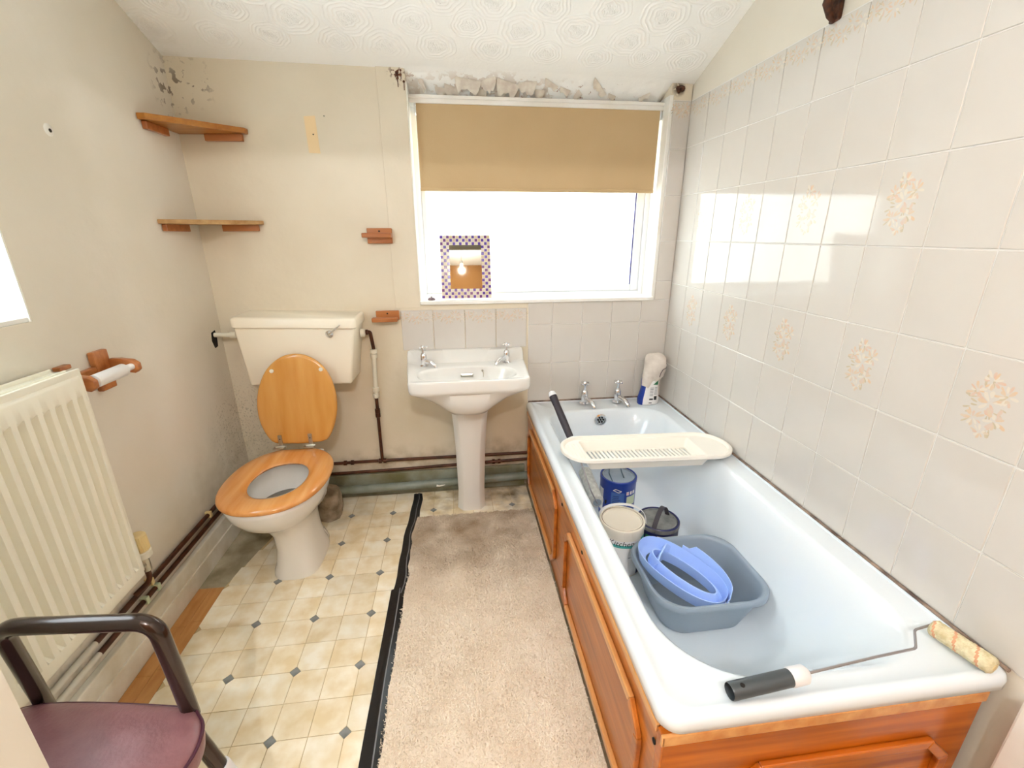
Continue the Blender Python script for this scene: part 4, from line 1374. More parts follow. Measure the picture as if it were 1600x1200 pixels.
# ------------------------------------------------------------------ SHELVES and brackets on the back wall
def corner_shelf(z, xa, yb, th, label, mw, dz=0.0):
    t = thing('corner_shelf', label, 'shelf', (XL, YB, z), 'wooden corner shelves')
    tl_ = 0.02
    poly = [(XL + .001, YB - .001), (XL + .001, yb), (XL + 0.028, yb), (XL + 0.09, yb + 0.06), (xa - 0.065, YB - 0.085), (xa, YB - 0.026), (xa, YB - .001)]
    mb = MB().prism(poly, 2, z, z + th, 0.002)
    mb.v = [(x, y, zz + dz * ((x - XL) / .27)) for (x, y, zz) in mb.v]
    obj('board', mb, mw, t)
    mb = MB().prism([(XL + 0.10, YB - .001), (XL + 0.10, YB - 0.018), (xa - 0.02, YB - 0.018), (xa - 0.02, YB - .001)], 2, z - 0.026, z, 0.002)
    mb.v = [(x, y, zz + dz * ((x - XL) / .27)) for (x, y, zz) in mb.v]
    obj('cleat', mb, cleat_m, t)
    mb = MB().prism([(XL + .001, YB - 0.10), (XL + .001, yb + 0.02), (XL + 0.018, yb + 0.02), (XL + 0.018, YB - 0.10)], 2, z - 0.026, z, 0.002)
    obj('cleat', mb, cleat_m, t)
    return t


corner_shelf(1.690, -0.808, 1.892, 0.020, 'upper orange corner shelf on two wooden cleats near the ceiling', shelf_m, 0.004)
corner_shelf(1.349, -0.806, 1.868, 0.016, 'lower pale worn corner shelf on two wooden cleats', shelfp_m, 0.002)


def bracket(x0, x1, z0, z1, lx0, lx1, lz, label):
    t = thing('shelf_bracket', label, 'bracket', ((x0 + x1) / 2, YB, z0), 'small wooden brackets')
    obj('back_plate', MB().box(x0, x1, YB - 0.018, YB - 0.004, z0, z1, 0.003), cleat_m, t)
    obj('ledge', MB().box(lx0, lx1, YB - 0.052, YB - 0.017, lz, lz + 0.020, 0.004), cleat_m, t)
    obj('screw', MB().lathe([(0.004, 0), (0.004, -.001)], ((x0 + x1) / 2, YB - 0.018, z1 - 0.013), 1, 10), dark_m, t)
    return t


bracket(-0.380, -0.272, 1.272, 1.337, -0.398, -0.272, 1.297, 'upper small wooden bracket on the back wall left of the window')
bracket(-0.376, -0.270, 0.930, 0.974, -0.392, -0.276, 0.926, 'lower small wooden bracket beside the splashback left of the basin')

# ------------------------------------------------------------------ MIRROR on the sill
mi_ = thing('mosaic_mirror', 'small mirror in a purple and cream mosaic frame leaning on the window sill', 'mirror', (0.05, 2.175, 1.0145))
mw, mh, tiltm = 0.236, 0.292, math.radians(12.4)
ct, st = math.cos(tiltm), math.sin(tiltm)


def mp(u, v, d):
    """u across, v up the mirror, d towards the room"""
    return (0.050 + u, 2.166 + v * st - d * ct, 1.0150 + v * ct + d * st + 0.0035)


def mbox(mb, u0, u1, v0, v1, d0, d1, mi=0):
    return mb.hexa([mp(u0, v0, d1), mp(u1, v0, d1), mp(u1, v0, d0), mp(u0, v0, d0), mp(u0, v1, d1), mp(u1, v1, d1), mp(u1, v1, d0), mp(u0, v1, d0)], 0, mi)


obj('frame_board', mbox(MB(), -mw / 2, mw / 2, 0, mh, 0, 0.009), mgrout_m, mi_)
obj('glass', mbox(MB(), -mw / 2 + .043, mw / 2 - .043, .045, mh - .045, 0.009, 0.0098), mirror_m, mi_)
w = MB()
nu, nv = 16, 19
du, dv = mw / nu, mh / nv
rm = random.Random(8)
for i in range(nu):
    for j in range(nv):
        if 3 <= i < nu - 3 and 3 <= j < nv - 3: continue
        u0, v0 = -mw / 2 + i * du + .0014, j * dv + .0014
        k = (rm.choice((0, 0, 0, 1)) if (i + j) % 2 == 0 else rm.choice((2, 2, 3)))
        mbox(w, u0, u0 + du - .0028, v0, v0 + dv - .0028, 0.009, 0.0112, k)
mo = obj('mosaic', w, [mpurple_m, mdark_m, mcream_m, mgold_m], mi_)
mo['kind'] = 'stuff'
tag(obj('plug', MB().lathe([(0.001, 1.014), (0.017, 1.014), (0.018, 1.019), (0.013, 1.025), (0.005, 1.026), (0.001, 1.032)], (-0.118, 2.165, 0), 2, 20), plug_m, None, True, org=(-0.118, 2.165, 1.014)),
    'small round metal stopper at the left end of the window sill', 'stopper')

# ------------------------------------------------------------------ THINGS IN AND ON THE BATH
rk = thing('bath_rack', 'cream plastic bath rack with slotted tray lying across the bath', 'bath rack', (0.715, 1.515, HB))


def stad(x0, x1, y0, y1, r, z, sk=0.05):
    return [(x, y - sk * (x - 0.715), zz) for (x, y, zz) in rrect(x0, x1, y0, y1, r, z, 10)]


zt = 0.517
w = MB()
rings = [stad(.386, 1.052, 1.415, 1.620, .098, zt - .018), stad(.382, 1.056, 1.411, 1.624, .10, zt - .014), stad(.382, 1.056, 1.411, 1.624, .10, zt - .003), stad(.385, 1.053, 1.414, 1.621, .098, zt),
         stad(.392, 1.046, 1.421, 1.614, .092, zt), stad(.396, 1.042, 1.425, 1.610, .09, zt - .006), stad(.398, 1.040, 1.427, 1.608, .088, zt - .010),
         stad(.470, .930, 1.434, 1.600, .012, zt - .011), stad(.474, .926, 1.440, 1.594, .010, zt - .018), stad(.482, .918, 1.450, 1.584, .010, zt - .050), stad(.488, .912, 1.456, 1.578, .008, zt - .052)]
w.loft(rings, True)
rings2 = [stad(.388, 1.050, 1.417, 1.618, .096, zt - .018), stad(.462, .938, 1.424, 1.610, .014, zt - .018), stad(.476, .924, 1.442, 1.592, .012, zt - .056), stad(.488, .912, 1.456, 1.578, .008, zt - .056)]
w.loft(rings2, True)
obj('tray', w, rack_m, rk, True, 40)
w = MB()
n = 25
for k in range(n):
    x = .490 + (.910 - .490) * (k + .5) / n
    w.hexa([(x - .0045 + .006, 1.452 - .05 * (x - .715), zt - .056), (x + .0045 + .006, 1.452 - .05 * (x - .715), zt - .056), (x + .0045 - .006, 1.582 - .05 * (x - .715), zt - .056), (x - .0045 - .006, 1.582 - .05 * (x - .715), zt - .056),
            (x - .0045 + .006, 1.452 - .05 * (x - .715), zt - .050), (x + .0045 + .006, 1.452 - .05 * (x - .715), zt - .050), (x + .0045 - .006, 1.582 - .05 * (x - .715), zt - .050), (x - .0045 - .006, 1.582 - .05 * (x - .715), zt - .050)])
sl = obj('slats', w, rack_m, rk)
sl['kind'] = 'stuff'
w = MB()
for k in range(5):
    x = .405 + .013 * k
    w.box(x, x + .004, 1.47 - .002 * k, 1.575 + .002 * k, zt - .011, zt - .008, .001)
obj('soap_ribs', w, rack_m, rk)

# long paint roller leaning in the bath
lr = thing('paint_roller', 'long paint roller with dark grip leaning over the left rim of the bath', 'paint roller', (0.48, 1.62, 0.3))
P0, P1 = Vector((0.397, 1.800, 0.648)), Vector((0.452, 1.664, 0.497))
dn = (P1 - P0).normalized()
P2 = P1 + dn * 0.045
P3 = P2 + dn * 0.06
w = MB().tube([P0, P0 + dn * .008, P0 + dn * .02, P0 + dn * .06, P0 + dn * .12, P1 - dn * .01, P1], [0.008, .0165, .0175, .0150, .0165, .0150, .014], 16)
obj('grip', w, grip_m, lr, True)
obj('end_cap', MB().tube([P0 - dn * .010, P0 - dn * .006, P0 + dn * .006, P0 + dn * .012], [0.006, .014, .0172, .0178], 16), gripw_m, lr, True)
obj('collar', MB().tube([P1, P1 + dn * .010], .0148, 16), gripw_m, lr, True)
obj('neck', MB().tube([P1 + dn * .010, P2], [.012, .0085], 14), grip_m, lr, True)
A0, A1 = Vector((0.560, 1.790, 0.260)), Vector((0.552, 1.560, 0.240))
obj('wire_frame', MB().tube(rcorner([P2, P3 + Vector((.008, -.01, -.02)), Vector((.510, 1.525, .320)), Vector((.545, 1.53, .25)), A1], .012, 5), .003, 8), wire_m, lr, True)
ax = (A1 - A0).normalized()
w = MB().tube([A0, A0 + ax * .006, A0 + ax * .012, A1 - ax * .012, A1 - ax * .004, A1], [.020, .027, .030, .030, .027, .021], 28)
slv = obj('sleeve', w, fluff_m, lr, True, 50)
obj('sleeve_core', MB().tube([A1 - ax * .001, A1 + ax * .002], [.018, .018], 20), tinlid_m, slv, True)

# small paint roller on the near rim
sr = thing('paint_roller', 'small paint roller with black tube handle lying on the near rim of the bath', 'paint roller', (0.75, 0.56, HB))
zr_ = HB + 0.0165
w = MB()
hx0, hx1 = 0.476, 0.600
ca, sa_ = math.cos(0.07), math.sin(0.07)


def hp_(t_): return (hx0 + t_ * ca, 0.551 + t_ * sa_, zr_ + t_ * 0.03)


rg = []
obj('handle', MB().tube([hp_(0), hp_(.003), hp_(.128)], [.0148, .0160, .0160], 20, cap=False).tube([hp_(0), hp_(.02)], [.0148, .0120], 20, cap=False).tube([hp_(.02), hp_(.0205)], [.012, .0005], 20, cap=False), gripc_m, sr, True, 30)
obj('hanging_hole', MB().lathe([(0.0045, 0), (0.0045, 0.0012)], (hp_(.022)[0], hp_(.022)[1] - 0.004, zr_ + 0.0155), 2, 14), dark_m, sr)
obj('collar', MB().tube([hp_(.127), hp_(.130), hp_(.160), hp_(.166), hp_(.170)], [.0165, .0180, .0172, .012, .006], 18), gripw_m, sr, True)
q0 = hp_(.168)
obj('wire_frame', MB().tube(rcorner([q0, (0.80, 0.572, HB + .030), (0.900, 0.582, HB + .026), (0.945, 0.625, HB + .022), (0.998, 0.634, HB + .020), (1.000, 0.60, HB + .020)], .008, 5), .0026, 8), wire_m, sr, True)
S0, S1 = Vector((0.996, 0.632, HB + .0185)), Vector((1.020, 0.530, HB + .0185))
sx_ = (S1 - S0)
L = sx_.length
sx_.normalize()
mbs = MB()
w_n = 40
rg = []
rgm = []
rs_ = random.Random(2)
for k in range(w_n + 1):
    t_ = k / w_n
    r = 0.0185 * (1 - 0.25 * max(0, abs(t_ - .5) * 2 - .9) * 10)
    c = S0 + sx_ * (L * t_)
    nrm = Vector((0, 0, 1)); bn2 = sx_.cross(nrm)
    rg.append([c + (nrm * math.cos(2 * PI * q / 24) + bn2 * math.sin(2 * PI * q / 24)) * (r + rs_.uniform(-.0008, .0008)) for q in range(24)])
mbs.loft(rg, True, True, True)
for fi, f in enumerate(mbs.f):
    if len(f) == 4:
        k = fi // 24; q = fi % 24
        if (k * 0.55 - q * 0.30) % 7.6 < 1.0: mbs.mi[fi] = 1
slv2 = obj('sleeve', mbs, [fluffc_m, fluffo_m], sr, True, 60)
obj('sleeve_core', MB().tube([S1 - sx_ * .001, S1 + sx_ * .0015], .007, 14), trv_m, slv2, True)


# paint tins
TURN = 24   # the labels face the doorway, not square to the bath
def sector(mb, c, r, a0, a1, z0, z1, mi=0, n=14):
    """a thin label patch wrapped on a cylinder; angles in degrees from -y, growing towards +x"""
    vs = []
    a0, a1 = a0 - TURN, a1 - TURN
    for k in range(n + 1):
        a = math.radians(a0 + (a1 - a0) * k / n)
        vs += [(c[0] + r * math.sin(a), c[1] - r * math.cos(a), z0), (c[0] + r * math.sin(a), c[1] - r * math.cos(a), z1)]
    fs = [(2 * k, 2 * k + 2, 2 * k + 3, 2 * k + 1) for k in range(n)]
    mb.add(vs, fs, mi)


def text_mesh(s_, size):
    cu = bpy.data.curves.new('txt', 'FONT')
    cu.body = s_; cu.size = size; cu.align_x = 'CENTER'
    cu.resolution_u = 3
    o = bpy.data.objects.new('txt', cu)
    COL.objects.link(o)
    dg = bpy.context.evaluated_depsgraph_get()
    me = bpy.data.meshes.new_from_object(o.evaluated_get(dg))
    vs = [tuple(v.co) for v in me.vertices]; fs = [tuple(p.vertices) for p in me.polygons]
    bpy.data.objects.remove(o); bpy.data.curves.remove(cu); bpy.data.meshes.remove(me)
    return vs, fs


def wrap_text(mb, s_, size, c, r, adeg, z, mi=0, shear=0.2):
    vs, fs = text_mesh(s_, size)
    out = []
    for (x, y, _) in vs:
        a = math.radians(adeg - TURN) + (x + y * shear) / r
        out.append((c[0] + r * math.sin(a), c[1] - r * math.cos(a), z + y))
    mb.add(out, fs, mi)


def tin(c, r, z0, h, label, body, lidm, seam, hand, group):
    t = thing('paint_tin', label, 'paint tin', (c[0], c[1], z0), group)
    C3 = (c[0], c[1], 0)
    obj('body', MB().lathe([(r * .97, z0), (r, z0 + .003), (r, z0 + h - .022), (r * 1.02, z0 + h - .018), (r * 1.02, z0 + h - .002), (r * 1.0, z0 + h), (r * .94, z0 + h), (r * .92, z0 + h - .006)], C3, 2, 48, cap1=False), body, t, True, 30)
    l = obj('lid', MB().lathe([(r * .93, z0 + h - .008), (r * .90, z0 + h - .002), (r * .85, z0 + h - .001), (r * .83, z0 + h - .006), (r * .80, z0 + h - .007), (0.001, z0 + h - .006)], C3, 2, 48, cap0=False), lidm, t, True, 30)
    obj('lid_seam', MB().lathe([(r * .945, z0 + h - .0035), (r * .90, z0 + h - .0015)], C3, 2, 48, cap0=False, cap1=False), seam, l, True)
    return t


ZB = 0.1235
c1, r1 = (0.672, 1.650), 0.077
blue_tin = tin(c1, r1, ZB, 0.190, 'blue paint tin with grey lid under the bath rack, farthest of the tins', blue_m, tinlid_m, ring_m, None, 'paint tins in the bath')
zt1 = ZB + 0.19
w = MB()
sector(w, c1, r1 + .0004, -16, 26, ZB + .05, ZB + .142, 0)
obj('print_panel', w, bluel_m, blue_tin)
w = MB()
sector(w, c1, r1 + .0004, 34, 72, ZB + .078, ZB + .122, 0)
obj('side_label', w, pgreen_m, blue_tin)
w = MB()
sector(w, c1, r1 + .0004, -70, -46, ZB + .03, ZB + .14, 0)
sector(w, c1, r1 + .0007, -12, 14, ZB + .036, ZB + .062, 0)
for k, (a0, a1) in enumerate(((32, 41), (45, 53), (57, 66))):
    sector(w, c1, r1 + .0006, a0, a1, ZB + .130, ZB + .146, 0, 3)
obj('white_label', w, paper_m, blue_tin)['kind'] = 'stuff'
w = MB()
for k in range(7):
    sector(w, c1, r1 + .0008, -11, 10 + 3 * math.sin(k * 2), ZB + .072 + k * .0085, ZB + .0745 + k * .0085, 0, 5)
for k in range(4):
    sector(w, c1, r1 + .0008, -8, 9, ZB + .040 + k * .005, ZB + .042 + k * .005, 0, 4)
obj('small_print', w, blued_m, blue_tin)
w = MB()
for k in range(26):      # white swirl emblem
    t0_, t1_ = k / 26, (k + 1) / 26
    f_ = lambda t_: (-11 + 26 * t_, ZB + .150 + .006 * math.sin(t_ * 2 * PI))
    (a0, zA), (a1, zB_) = f_(t0_), f_(t1_)
    for sgn in (1, -1):
        zz0 = ZB + .1515 + sgn * .0058 * math.sin(t0_ * PI) + .002 * math.sin(t0_ * 2 * PI)
        sector(w, c1, r1 + .0008, a0, a1 + .3, zz0 - .0014, zz0 + .0014, 0, 1)
obj('swirl_emblem', w, paper_m, blue_tin)
w = MB()
sector(w, c1, r1 + .0006, 33, 40, ZB + .133, ZB + .143, 0, 2)
obj('red_mark', w, redp_m, blue_tin)
obj('badge', MB().prism([(c1[0] - .066 - 0.008 * math.cos(k * PI / 5) * .6, ZB + .085 + .010 * math.sin(k * PI / 5)) for k in range(10)], 1, c1[1] - .0445, c1[1] - .0425), ink_m, blue_tin)
w = MB()
w.tube([(c1[0] - .066, c1[1] - .036, zt1 - .016), (c1[0] - .045, c1[1] - .05, zt1 - .002), (c1[0] - .040, c1[1] + .01, zt1 + .003), (c1[0] - .02, c1[1] + .065, zt1 + .004)], .0028, 6)
w.tube([(c1[0] + .03, c1[1] + .066, zt1 + .004), (c1[0] + .018, c1[1] + .01, zt1 + .003), (c1[0] + .012, c1[1] - .03, zt1 + .001)], .0028, 6)
hnd_m = mat('grey_green_handle', srgb(70, 96, 112), 0.4)
obj('folded_handle', w, hnd_m, blue_tin, True)

c2, r2_ = (0.570, 1.330), 0.080
cr_tin = tin(c2, r2_, ZB, 0.198, 'cream plastic paint tin with handwriting and cream lid, by the left side of the bath', tinc_m, tinc_m, seal_m, None, 'paint tins in the bath')
w = MB()
sector(w, c2, r2_ + .0004, -80, 88, ZB + .008, ZB + .156, 0, 24)
obj('white_label', w, paper_m, cr_tin)
w = MB()
sector(w, c2, r2_ + .0007, -80, 58, ZB + .128, ZB + .140, 0, 24)
sector(w, c2, r2_ + .0006, 60, 88, ZB + .112, ZB + .160, 0, 8)
obj('teal_band', w, teal_m, cr_tin)
w = MB()
sector(w, c2, r2_ + .0006, 52, 88, ZB + .008, ZB + .112, 0, 8)
obj('navy_corner', w, blued_m, cr_tin)
w = MB()
wrap_text(w, 'Kitchen', 0.030, c2, r2_ + .0010, 4, ZB + .136, 0)
obj('handwriting', w, ink_m, cr_tin)
w = MB()
for k, (a0, a1) in enumerate(((24, 30), (32, 35), (37, 44), (46, 49))):
    sector(w, c2, r2_ + .0008, a0, a1, ZB + .086, ZB + .089, 0, 2)
obj('small_print', w, greyink_m, cr_tin)
zt2 = ZB + .198
w = MB()
for k in range(21):
    pass
arc = []
for k in range(19):
    t_ = k / 18
    a = PI * t_
    arc.append((c2[0] + .002 - 0.080 * math.cos(a), c2[1] + .034 - 0.055 * t_, zt2 - .012 + 0.068 * math.sin(a) ** .7))
rings = []
for p in arc:
    p = Vector(p)
    rings.append([p + Vector(q) for q in ((0, -.006, .0015), (0, .006, .0015), (0, .006, -.0015), (0, -.006, -.0015))])
w.loft(rings, True, True, True)
obj('handle', w, gripw_m, cr_tin)

c3, r3 = (0.727, 1.362), 0.076
dk_tin = tin(c3, r3, ZB, 0.162, 'navy paint tin with dark dusty lid and raised black handle', blued_m, tind_m, ring_m, None, 'paint tins in the bath')
zt3 = ZB + .162
obj('rim_band', MB().lathe([(r3 * 1.024, zt3 - .018), (r3 * 1.03, zt3 - .010), (r3 * 1.024, zt3 - .002)], (c3[0], c3[1], 0), 2, 48, cap0=False, cap1=False), tind_m, dk_tin, True)
w = MB()
sector(w, c3, r3 + .0006, -2, 22, zt3 - .032, zt3 - .027, 0, 6)
obj('white_mark', w, paper_m, dk_tin)
w = MB()
sector(w, c3, r3 + .0006, 30, 46, zt3 - .048, zt3 - .034, 0, 5); sector(w, c3, r3 + .0006, 34, 42, zt3 - .034, zt3 - .028, 0, 3)
obj('red_mark', w, redp_m, dk_tin)
w = MB()
sector(w, c3, r3 + .0006, -34, -20, zt3 - .052, zt3 - .032, 0, 5)
obj('green_mark', w, green_m, dk_tin)
w = MB()
rings = []
for k in range(21):
    a = PI * k / 20
    p = Vector((c3[0] - .048 + .098 * k / 20, c3[1] - .062 + .090 * k / 20, zt3 - .014 + .072 * math.sin(a) ** .8))
    rings.append([p + Vector(q) for q in ((-.006, .006, .0012), (.006, -.006, .0012), (.006, -.006, -.0012), (-.006, .006, -.0012))])
w.loft(rings, True, True, True)
obj('handle', w, grip_m, dk_tin)

# washing-up bowl
wb = thing('washing_up_bowl', 'grey plastic washing up bowl standing in the bath', 'bowl', (0.735, 1.09, ZB))
bx0, bx1, by0, by1, zr1 = 0.552, 0.924, 0.938, 1.262, 0.282


def bowr(d, z, r, wav=0.0):
    out = []
    for (x, y, zz) in rrect(bx0 + d, bx1 - d, by0 + d, by1 - d, max(r - d * .3, .03), z, 12):
        sgx = 1 - min(1, abs((y - (by0 + by1) / 2) / .07)) ** 2 if abs(y - (by0 + by1) / 2) < .07 else 0
        out.append((x, y, zz - wav * sgx * (0.010 if abs(x - 0.738) > .12 else 0)))
    return out


rings = [bowr(.066, ZB, .075), bowr(.058, ZB + .004, .08), bowr(.050, ZB + .014, .085), bowr(.018, zr1 - .040, .09), bowr(.012, zr1 - .022, .09, 1), bowr(.003, zr1 - .022, .09, 1), bowr(0, zr1 - .018, .09, 1), bowr(0, zr1 - .006, .09, 1), bowr(.003, zr1 - .001, .09, 1),
         bowr(.008, zr1, .09, 1), bowr(.013, zr1 - .003, .09, 1), bowr(.017, zr1 - .012, .09, 1), bowr(.024, zr1 - .045, .088), bowr(.052, ZB + .018, .08), bowr(.060, ZB + .008, .075), bowr(.10, ZB + .006, .06)]
obj('shell', MB().loft(rings, True, True, True), bowl_m, wb, True, 40)

# pale blue plastic ring with a handle, lying in the bowl
bt = thing('plastic_insert', 'pale blue plastic oval ring with a shallow rim lying in the grey bowl', 'plastic insert', (0.68, 1.09, 0.25))
U = Vector((0.64, -0.77, 0)).normalized()
V = Vector((0.77, 0.64, 0)).normalized()
CB = Vector((0.676, 1.085, 0.262))


def bp_(u, v, h):
    """a point in the frame of the ring, which is tipped in the bowl"""
    return CB + U * u + V * v + Vector((0, 0, h - u * 0.20 + v * 0.02))


def bring2(ru, rv, h, cu=0, cv=0, ex=2.3, n=56):
    out = []
    for k in range(n):
        a = 2 * PI * k / n
        c, s_ = math.cos(a), math.sin(a)
        out.append(bp_(cu + ru * math.copysign(abs(c) ** (2 / ex), c), cv + rv * math.copysign(abs(s_) ** (2 / ex), s_), h))
    return out


rings = [bring2(.138, .074, .0), bring2(.140, .077, .012), bring2(.144, .082, .040), bring2(.142, .080, .041), bring2(.137, .075, .014), bring2(.132, .070, .004), bring2(.118, .054, .002), bring2(.116, .052, .0), bring2(.138, .074, .0)]
obj('outer_rim', MB().loft(rings, True), bluep_m, bt, True, 50)
rings = [bring2(.118, .046, .004, .012, -.012, 2.0), bring2(.112, .042, .030, .012, -.012, 2.0), bring2(.106, .038, .044, .012, -.012, 2.0), bring2(.102, .035, .044, .012, -.012, 2.0), bring2(.106, .037, .030, .012, -.012, 2.0), bring2(.112, .042, .004, .012, -.012, 2.0)]
obj('inner_ring', MB().loft(rings, True), bluep_m, bt, True, 50)
# upright tongue at the far end and the curved guard at the side
w = MB()
rows = []
for k in range(9):
    t_ = k / 8
    v = -.046 + .085 * t_
    hgt = .050 + .022 * math.exp(-((t_ - .78) / .16) ** 2) - .016 * math.exp(-((t_ - .1) / .2) ** 2)
    rows.append([bp_(-.072 - .012 * math.sin(PI * t_), v, .002), bp_(-.068 - .010 * math.sin(PI * t_), v, hgt * .6), bp_(-.060 - .008 * math.sin(PI * t_), v, hgt), bp_(-.056 - .008 * math.sin(PI * t_), v, hgt), bp_(-.062 - .010 * math.sin(PI * t_), v, .002)])
w.loft(rows, True, True, True)
obj('tongue', w, bluep_m, bt, True, 50)
w = MB()
rows = []
for k in range(15):
    a = -0.15 + (PI * 0.62) * k / 14
    ru, rv = .150, .088
    hh = .040 + .028 * (1 if 1 < k < 13 else 0.2)
    c, s_ = math.cos(a), math.sin(a)
    rows.append([bp_(ru * c - .004, rv * s_, .01), bp_(ru * c * 1.03, rv * s_ * 1.05, hh), bp_(ru * c * 1.015, rv * s_ * 1.02, hh), bp_(ru * c * .98 - .004, rv * s_ * .97, .01)])
w.loft(rows, True, True, True)
obj('splash_guard', w, bluep_m, bt, True, 50)

# cleaner bottle with a rag over it
bo = thing('cleaner_bottle', 'white and blue cleaner bottle on the far right corner of the bath', 'bottle', (0.958, 2.055, HB))
rings = []
for (z, rx, ry) in ((0, .050, .026), (.004, .053, .029), (.03, .054, .030), (.07, .046, .027), (.10, .042, .025), (.125, .045, .027), (.145, .043, .026), (.165, .030, .020), (.180, .016, .014), (.20, .014, .013)):
    rings.append(ring(0.958 + z * .05, 2.055, rx, ry, HB - .004 + z, 2.8, 40))
mbb = MB().loft(rings, True, True, True)
for fi, f in enumerate(mbb.f):
    if len(f) == 4:
        q = fi % 40; k = fi // 40
        if 16 <= q <= 25 and k < 8: mbb.mi[fi] = 1
obj('body', mbb, [paper_m, blue_m], bo, True, 60)
def front(z):
    zs = [0, .03, .07, .10, .125, .145]; ry = [.029, .030, .027, .025, .027, .026]
    return 2.055 - float(np.interp(z, zs, ry)) - 0.0006


def lab(mb, x0, x1, z0, z1, mi=0):
    vs = []
    n = 4
    for k in range(n + 1):
        z = z0 + (z1 - z0) * k / n
        vs += [(0.958 + z * .05 + x0, front(z), HB - .004 + z), (0.958 + z * .05 + x1, front(z), HB - .004 + z)]
    mb.add(vs, [(2 * k, 2 * k + 1, 2 * k + 3, 2 * k + 2) for k in range(n)], mi)


w = MB()
lab(w, -.006, .014, .028, .036); lab(w, -.006, .010, .010, .014); lab(w, .018, .032, .028, .048)
obj('barcode_print', w, ink_m, bo)
w = MB()
for k in range(6):
    lab(w, -.006, .012, .050 + k * .008, .053 + k * .008)
    lab(w, .017, .030, .056 + k * .007, .0585 + k * .007)
obj('small_print', w, greyink_m, bo)
w = MB()
w.add([(0.958 + .006 + .005, front(.108), HB + .104), (0.958 + .036, front(.108), HB + .104), (0.958 + .036, front(.13), HB + .128)], [(0, 1, 2)])
obj('green_flash', w, green_m, bo)
rg_ = thing('rag', 'crumpled white cloth draped over the cleaner bottle in the corner', 'cloth', (0.972, 2.055, HB + .15))
rings = []
NR = 48
rr = random.Random(6)
for (z, rx, ry, am, ox) in ((.105, .032, .022, .010, -.016), (.120, .044, .031, .008, -.006), (.145, .052, .036, .006, .004), (.175, .052, .036, .005, .012), (.205, .054, .037, .005, .016), (.232, .055, .036, .006, .016), (.250, .046, .030, .005, .012), (.261, .028, .018, .003, .008), (.264, .006, .005, .0, .004)):
    row = []
    for k in range(NR):
        a = 2 * PI * k / NR
        m_ = am * (math.sin(3 * a + z * 20) + .6 * math.sin(7 * a + z * 60 + 1))
        row.append((0.966 + ox + (rx + m_) * math.cos(a), 2.055 + (ry + m_ * .7) * math.sin(a), HB + z + am * .9 * math.sin(2 * a + 1) - (.012 if z < .11 and math.sin(a) < 0 else 0)))
    rings.append(row)
obj('cloth', MB().loft(rings, True, False, True), rag_m, rg_, True, 70)
obj('hem', MB().tube([(1.030, 2.036, HB + .215), (1.028, 2.030, HB + .190), (1.008, 2.018, HB + .186), (.996, 2.013, HB + .170), (.990, 2.012, HB + .150)], .0022, 6), seam_m, rg_, True)

# ------------------------------------------------------------------ STOOL with arms, near left
st_ = thing('perching_stool', 'stool with a maroon vinyl seat and dark tubular arms, nearest the camera', 'stool', (-0.62, 0.56, 0))
SZ = 0.500
rings = []
spoly = [(-0.800, 0.690), (-0.545, 0.656), (-0.487, 0.630), (-0.466, 0.585), (-0.474, 0.53), (-0.52, 0.44), (-0.60, 0.40), (-0.76, 0.40), (-0.83, 0.46), (-0.84, 0.63)]
n = len(spoly)
ss = []
for i in range(n):
    p0, p1, p2, p3 = [Vector(spoly[(i + q) % n]) for q in (-1, 0, 1, 2)]
    for k in range(8):
        t_ = k / 8
        ss.append(0.5 * ((2 * p1) + (p2 - p0) * t_ + (2 * p0 - 5 * p1 + 4 * p2 - p3) * t_ ** 2 + (3 * p1 - p0 - 3 * p2 + p3) * t_ ** 3))
c_ = Vector((-0.65, 0.55))
for (sc, z) in ((.93, SZ - .050), (.985, SZ - .046), (1.0, SZ - .030), (.995, SZ - .012), (.975, SZ - .004), (.93, SZ + .001), (.8, SZ + .006), (.5, SZ + .010), (.15, SZ + .011)):
    rings.append([(c_.x + (p.x - c_.x) * sc, c_.y + (p.y - c_.y) * sc, z) for p in ss])
se = obj('seat', MB().loft(rings, True, True, True), vinylseat_m, st_, True, 50)
obj('piping', MB().tube([(c_.x + (p.x - c_.x) * .999, c_.y + (p.y - c_.y) * .999, SZ - .010) for p in ss], .003, 8, closed=True), piping_m, se, True)
obj('arm', MB().tube(rcorner([(-0.806, 0.712, .44), (-0.792, 0.694, .55), (-0.752, 0.650, 0.714), (-0.503, 0.622, 0.722), (-0.508, 0.636, 0.60), (-0.513, 0.648, 0.476)], .036, 8), .0135, 16), tubec_m, st_, True)
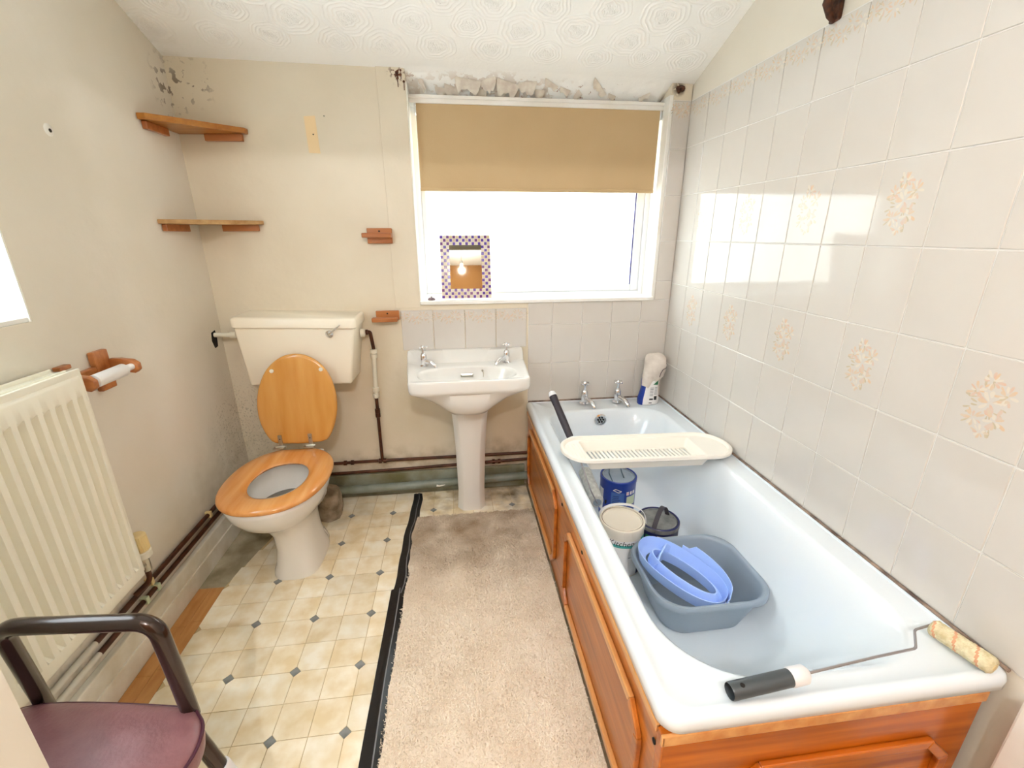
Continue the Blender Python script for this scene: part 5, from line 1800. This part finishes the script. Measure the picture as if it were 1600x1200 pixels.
obj('frame_rail', MB().tube(rcorner([(-0.80, 0.43, .435), (-0.80, 0.66, .435), (-0.53, 0.63, .435), (-0.53, 0.43, .435), (-0.79, 0.42, .435)], .04, 6), .012, 14), dull_m, st_, True)
for (a, b) in (((-0.500, 0.625, .455), (-0.395, 0.640, 0.0)), ((-0.515, 0.45, .455), (-0.42, 0.40, 0.0)), ((-0.79, 0.67, .455), (-0.85, 0.73, 0.0)), ((-0.80, 0.47, .455), (-0.86, 0.50, 0.0))):
    a, b = Vector(a), Vector(b)
    lg = obj('leg', MB().tube([a, a.lerp(b, .99)], .0135, 14), tubec_m, st_, True)
    s0_, s1_ = .20, .62
    obj('leg_sleeve', MB().tube([a.lerp(b, s0_), a.lerp(b, s0_ + .01), a.lerp(b, s1_)], [.0165, .0175, .0175], 16), gripw_m, lg, True)
    obj('ferrule', MB().tube([a.lerp(b, .93), a.lerp(b, .995)], [.016, .018], 14), grip_m, lg, True)

# ------------------------------------------------------------------ LAMP in the hall behind the camera
LX, LY, LZ = 0.075, -0.90, 0.16
lp = thing('pendant_lamp', 'bare warm pendant bulb hanging in the hall, seen in the mosaic mirror', 'lamp', (LX, LY, 2.6))
obj('cord', MB().tube([(LX, LY, 2.6), (LX, LY, 2.25 + LZ)], .003, 8), gripw_m, lp, True)
obj('holder', MB().lathe([(0.012, 2.26 + LZ), (0.017, 2.25 + LZ), (0.017, 2.21 + LZ), (0.013, 2.205 + LZ)], (LX, LY, 0), 2, 18), gripw_m, lp, True)
obj('bulb', MB().lathe([(0.012, 2.206 + LZ), (0.014, 2.19 + LZ), (0.028, 2.165 + LZ), (0.030, 2.145 + LZ), (0.022, 2.125 + LZ), (0.001, 2.117 + LZ)], (LX, LY, 0), 2, 24), bulb_m, lp, True)
ld = bpy.data.lights.new('bulb_light', 'POINT')
ld.energy = 20
ld.color = (0.97, 0.98, 1.0)
ld.shadow_soft_size = 0.022
lo = bpy.data.objects.new('bulb_light', ld)
lo.location = (LX, LY, 2.145 + LZ)
COL.objects.link(lo)
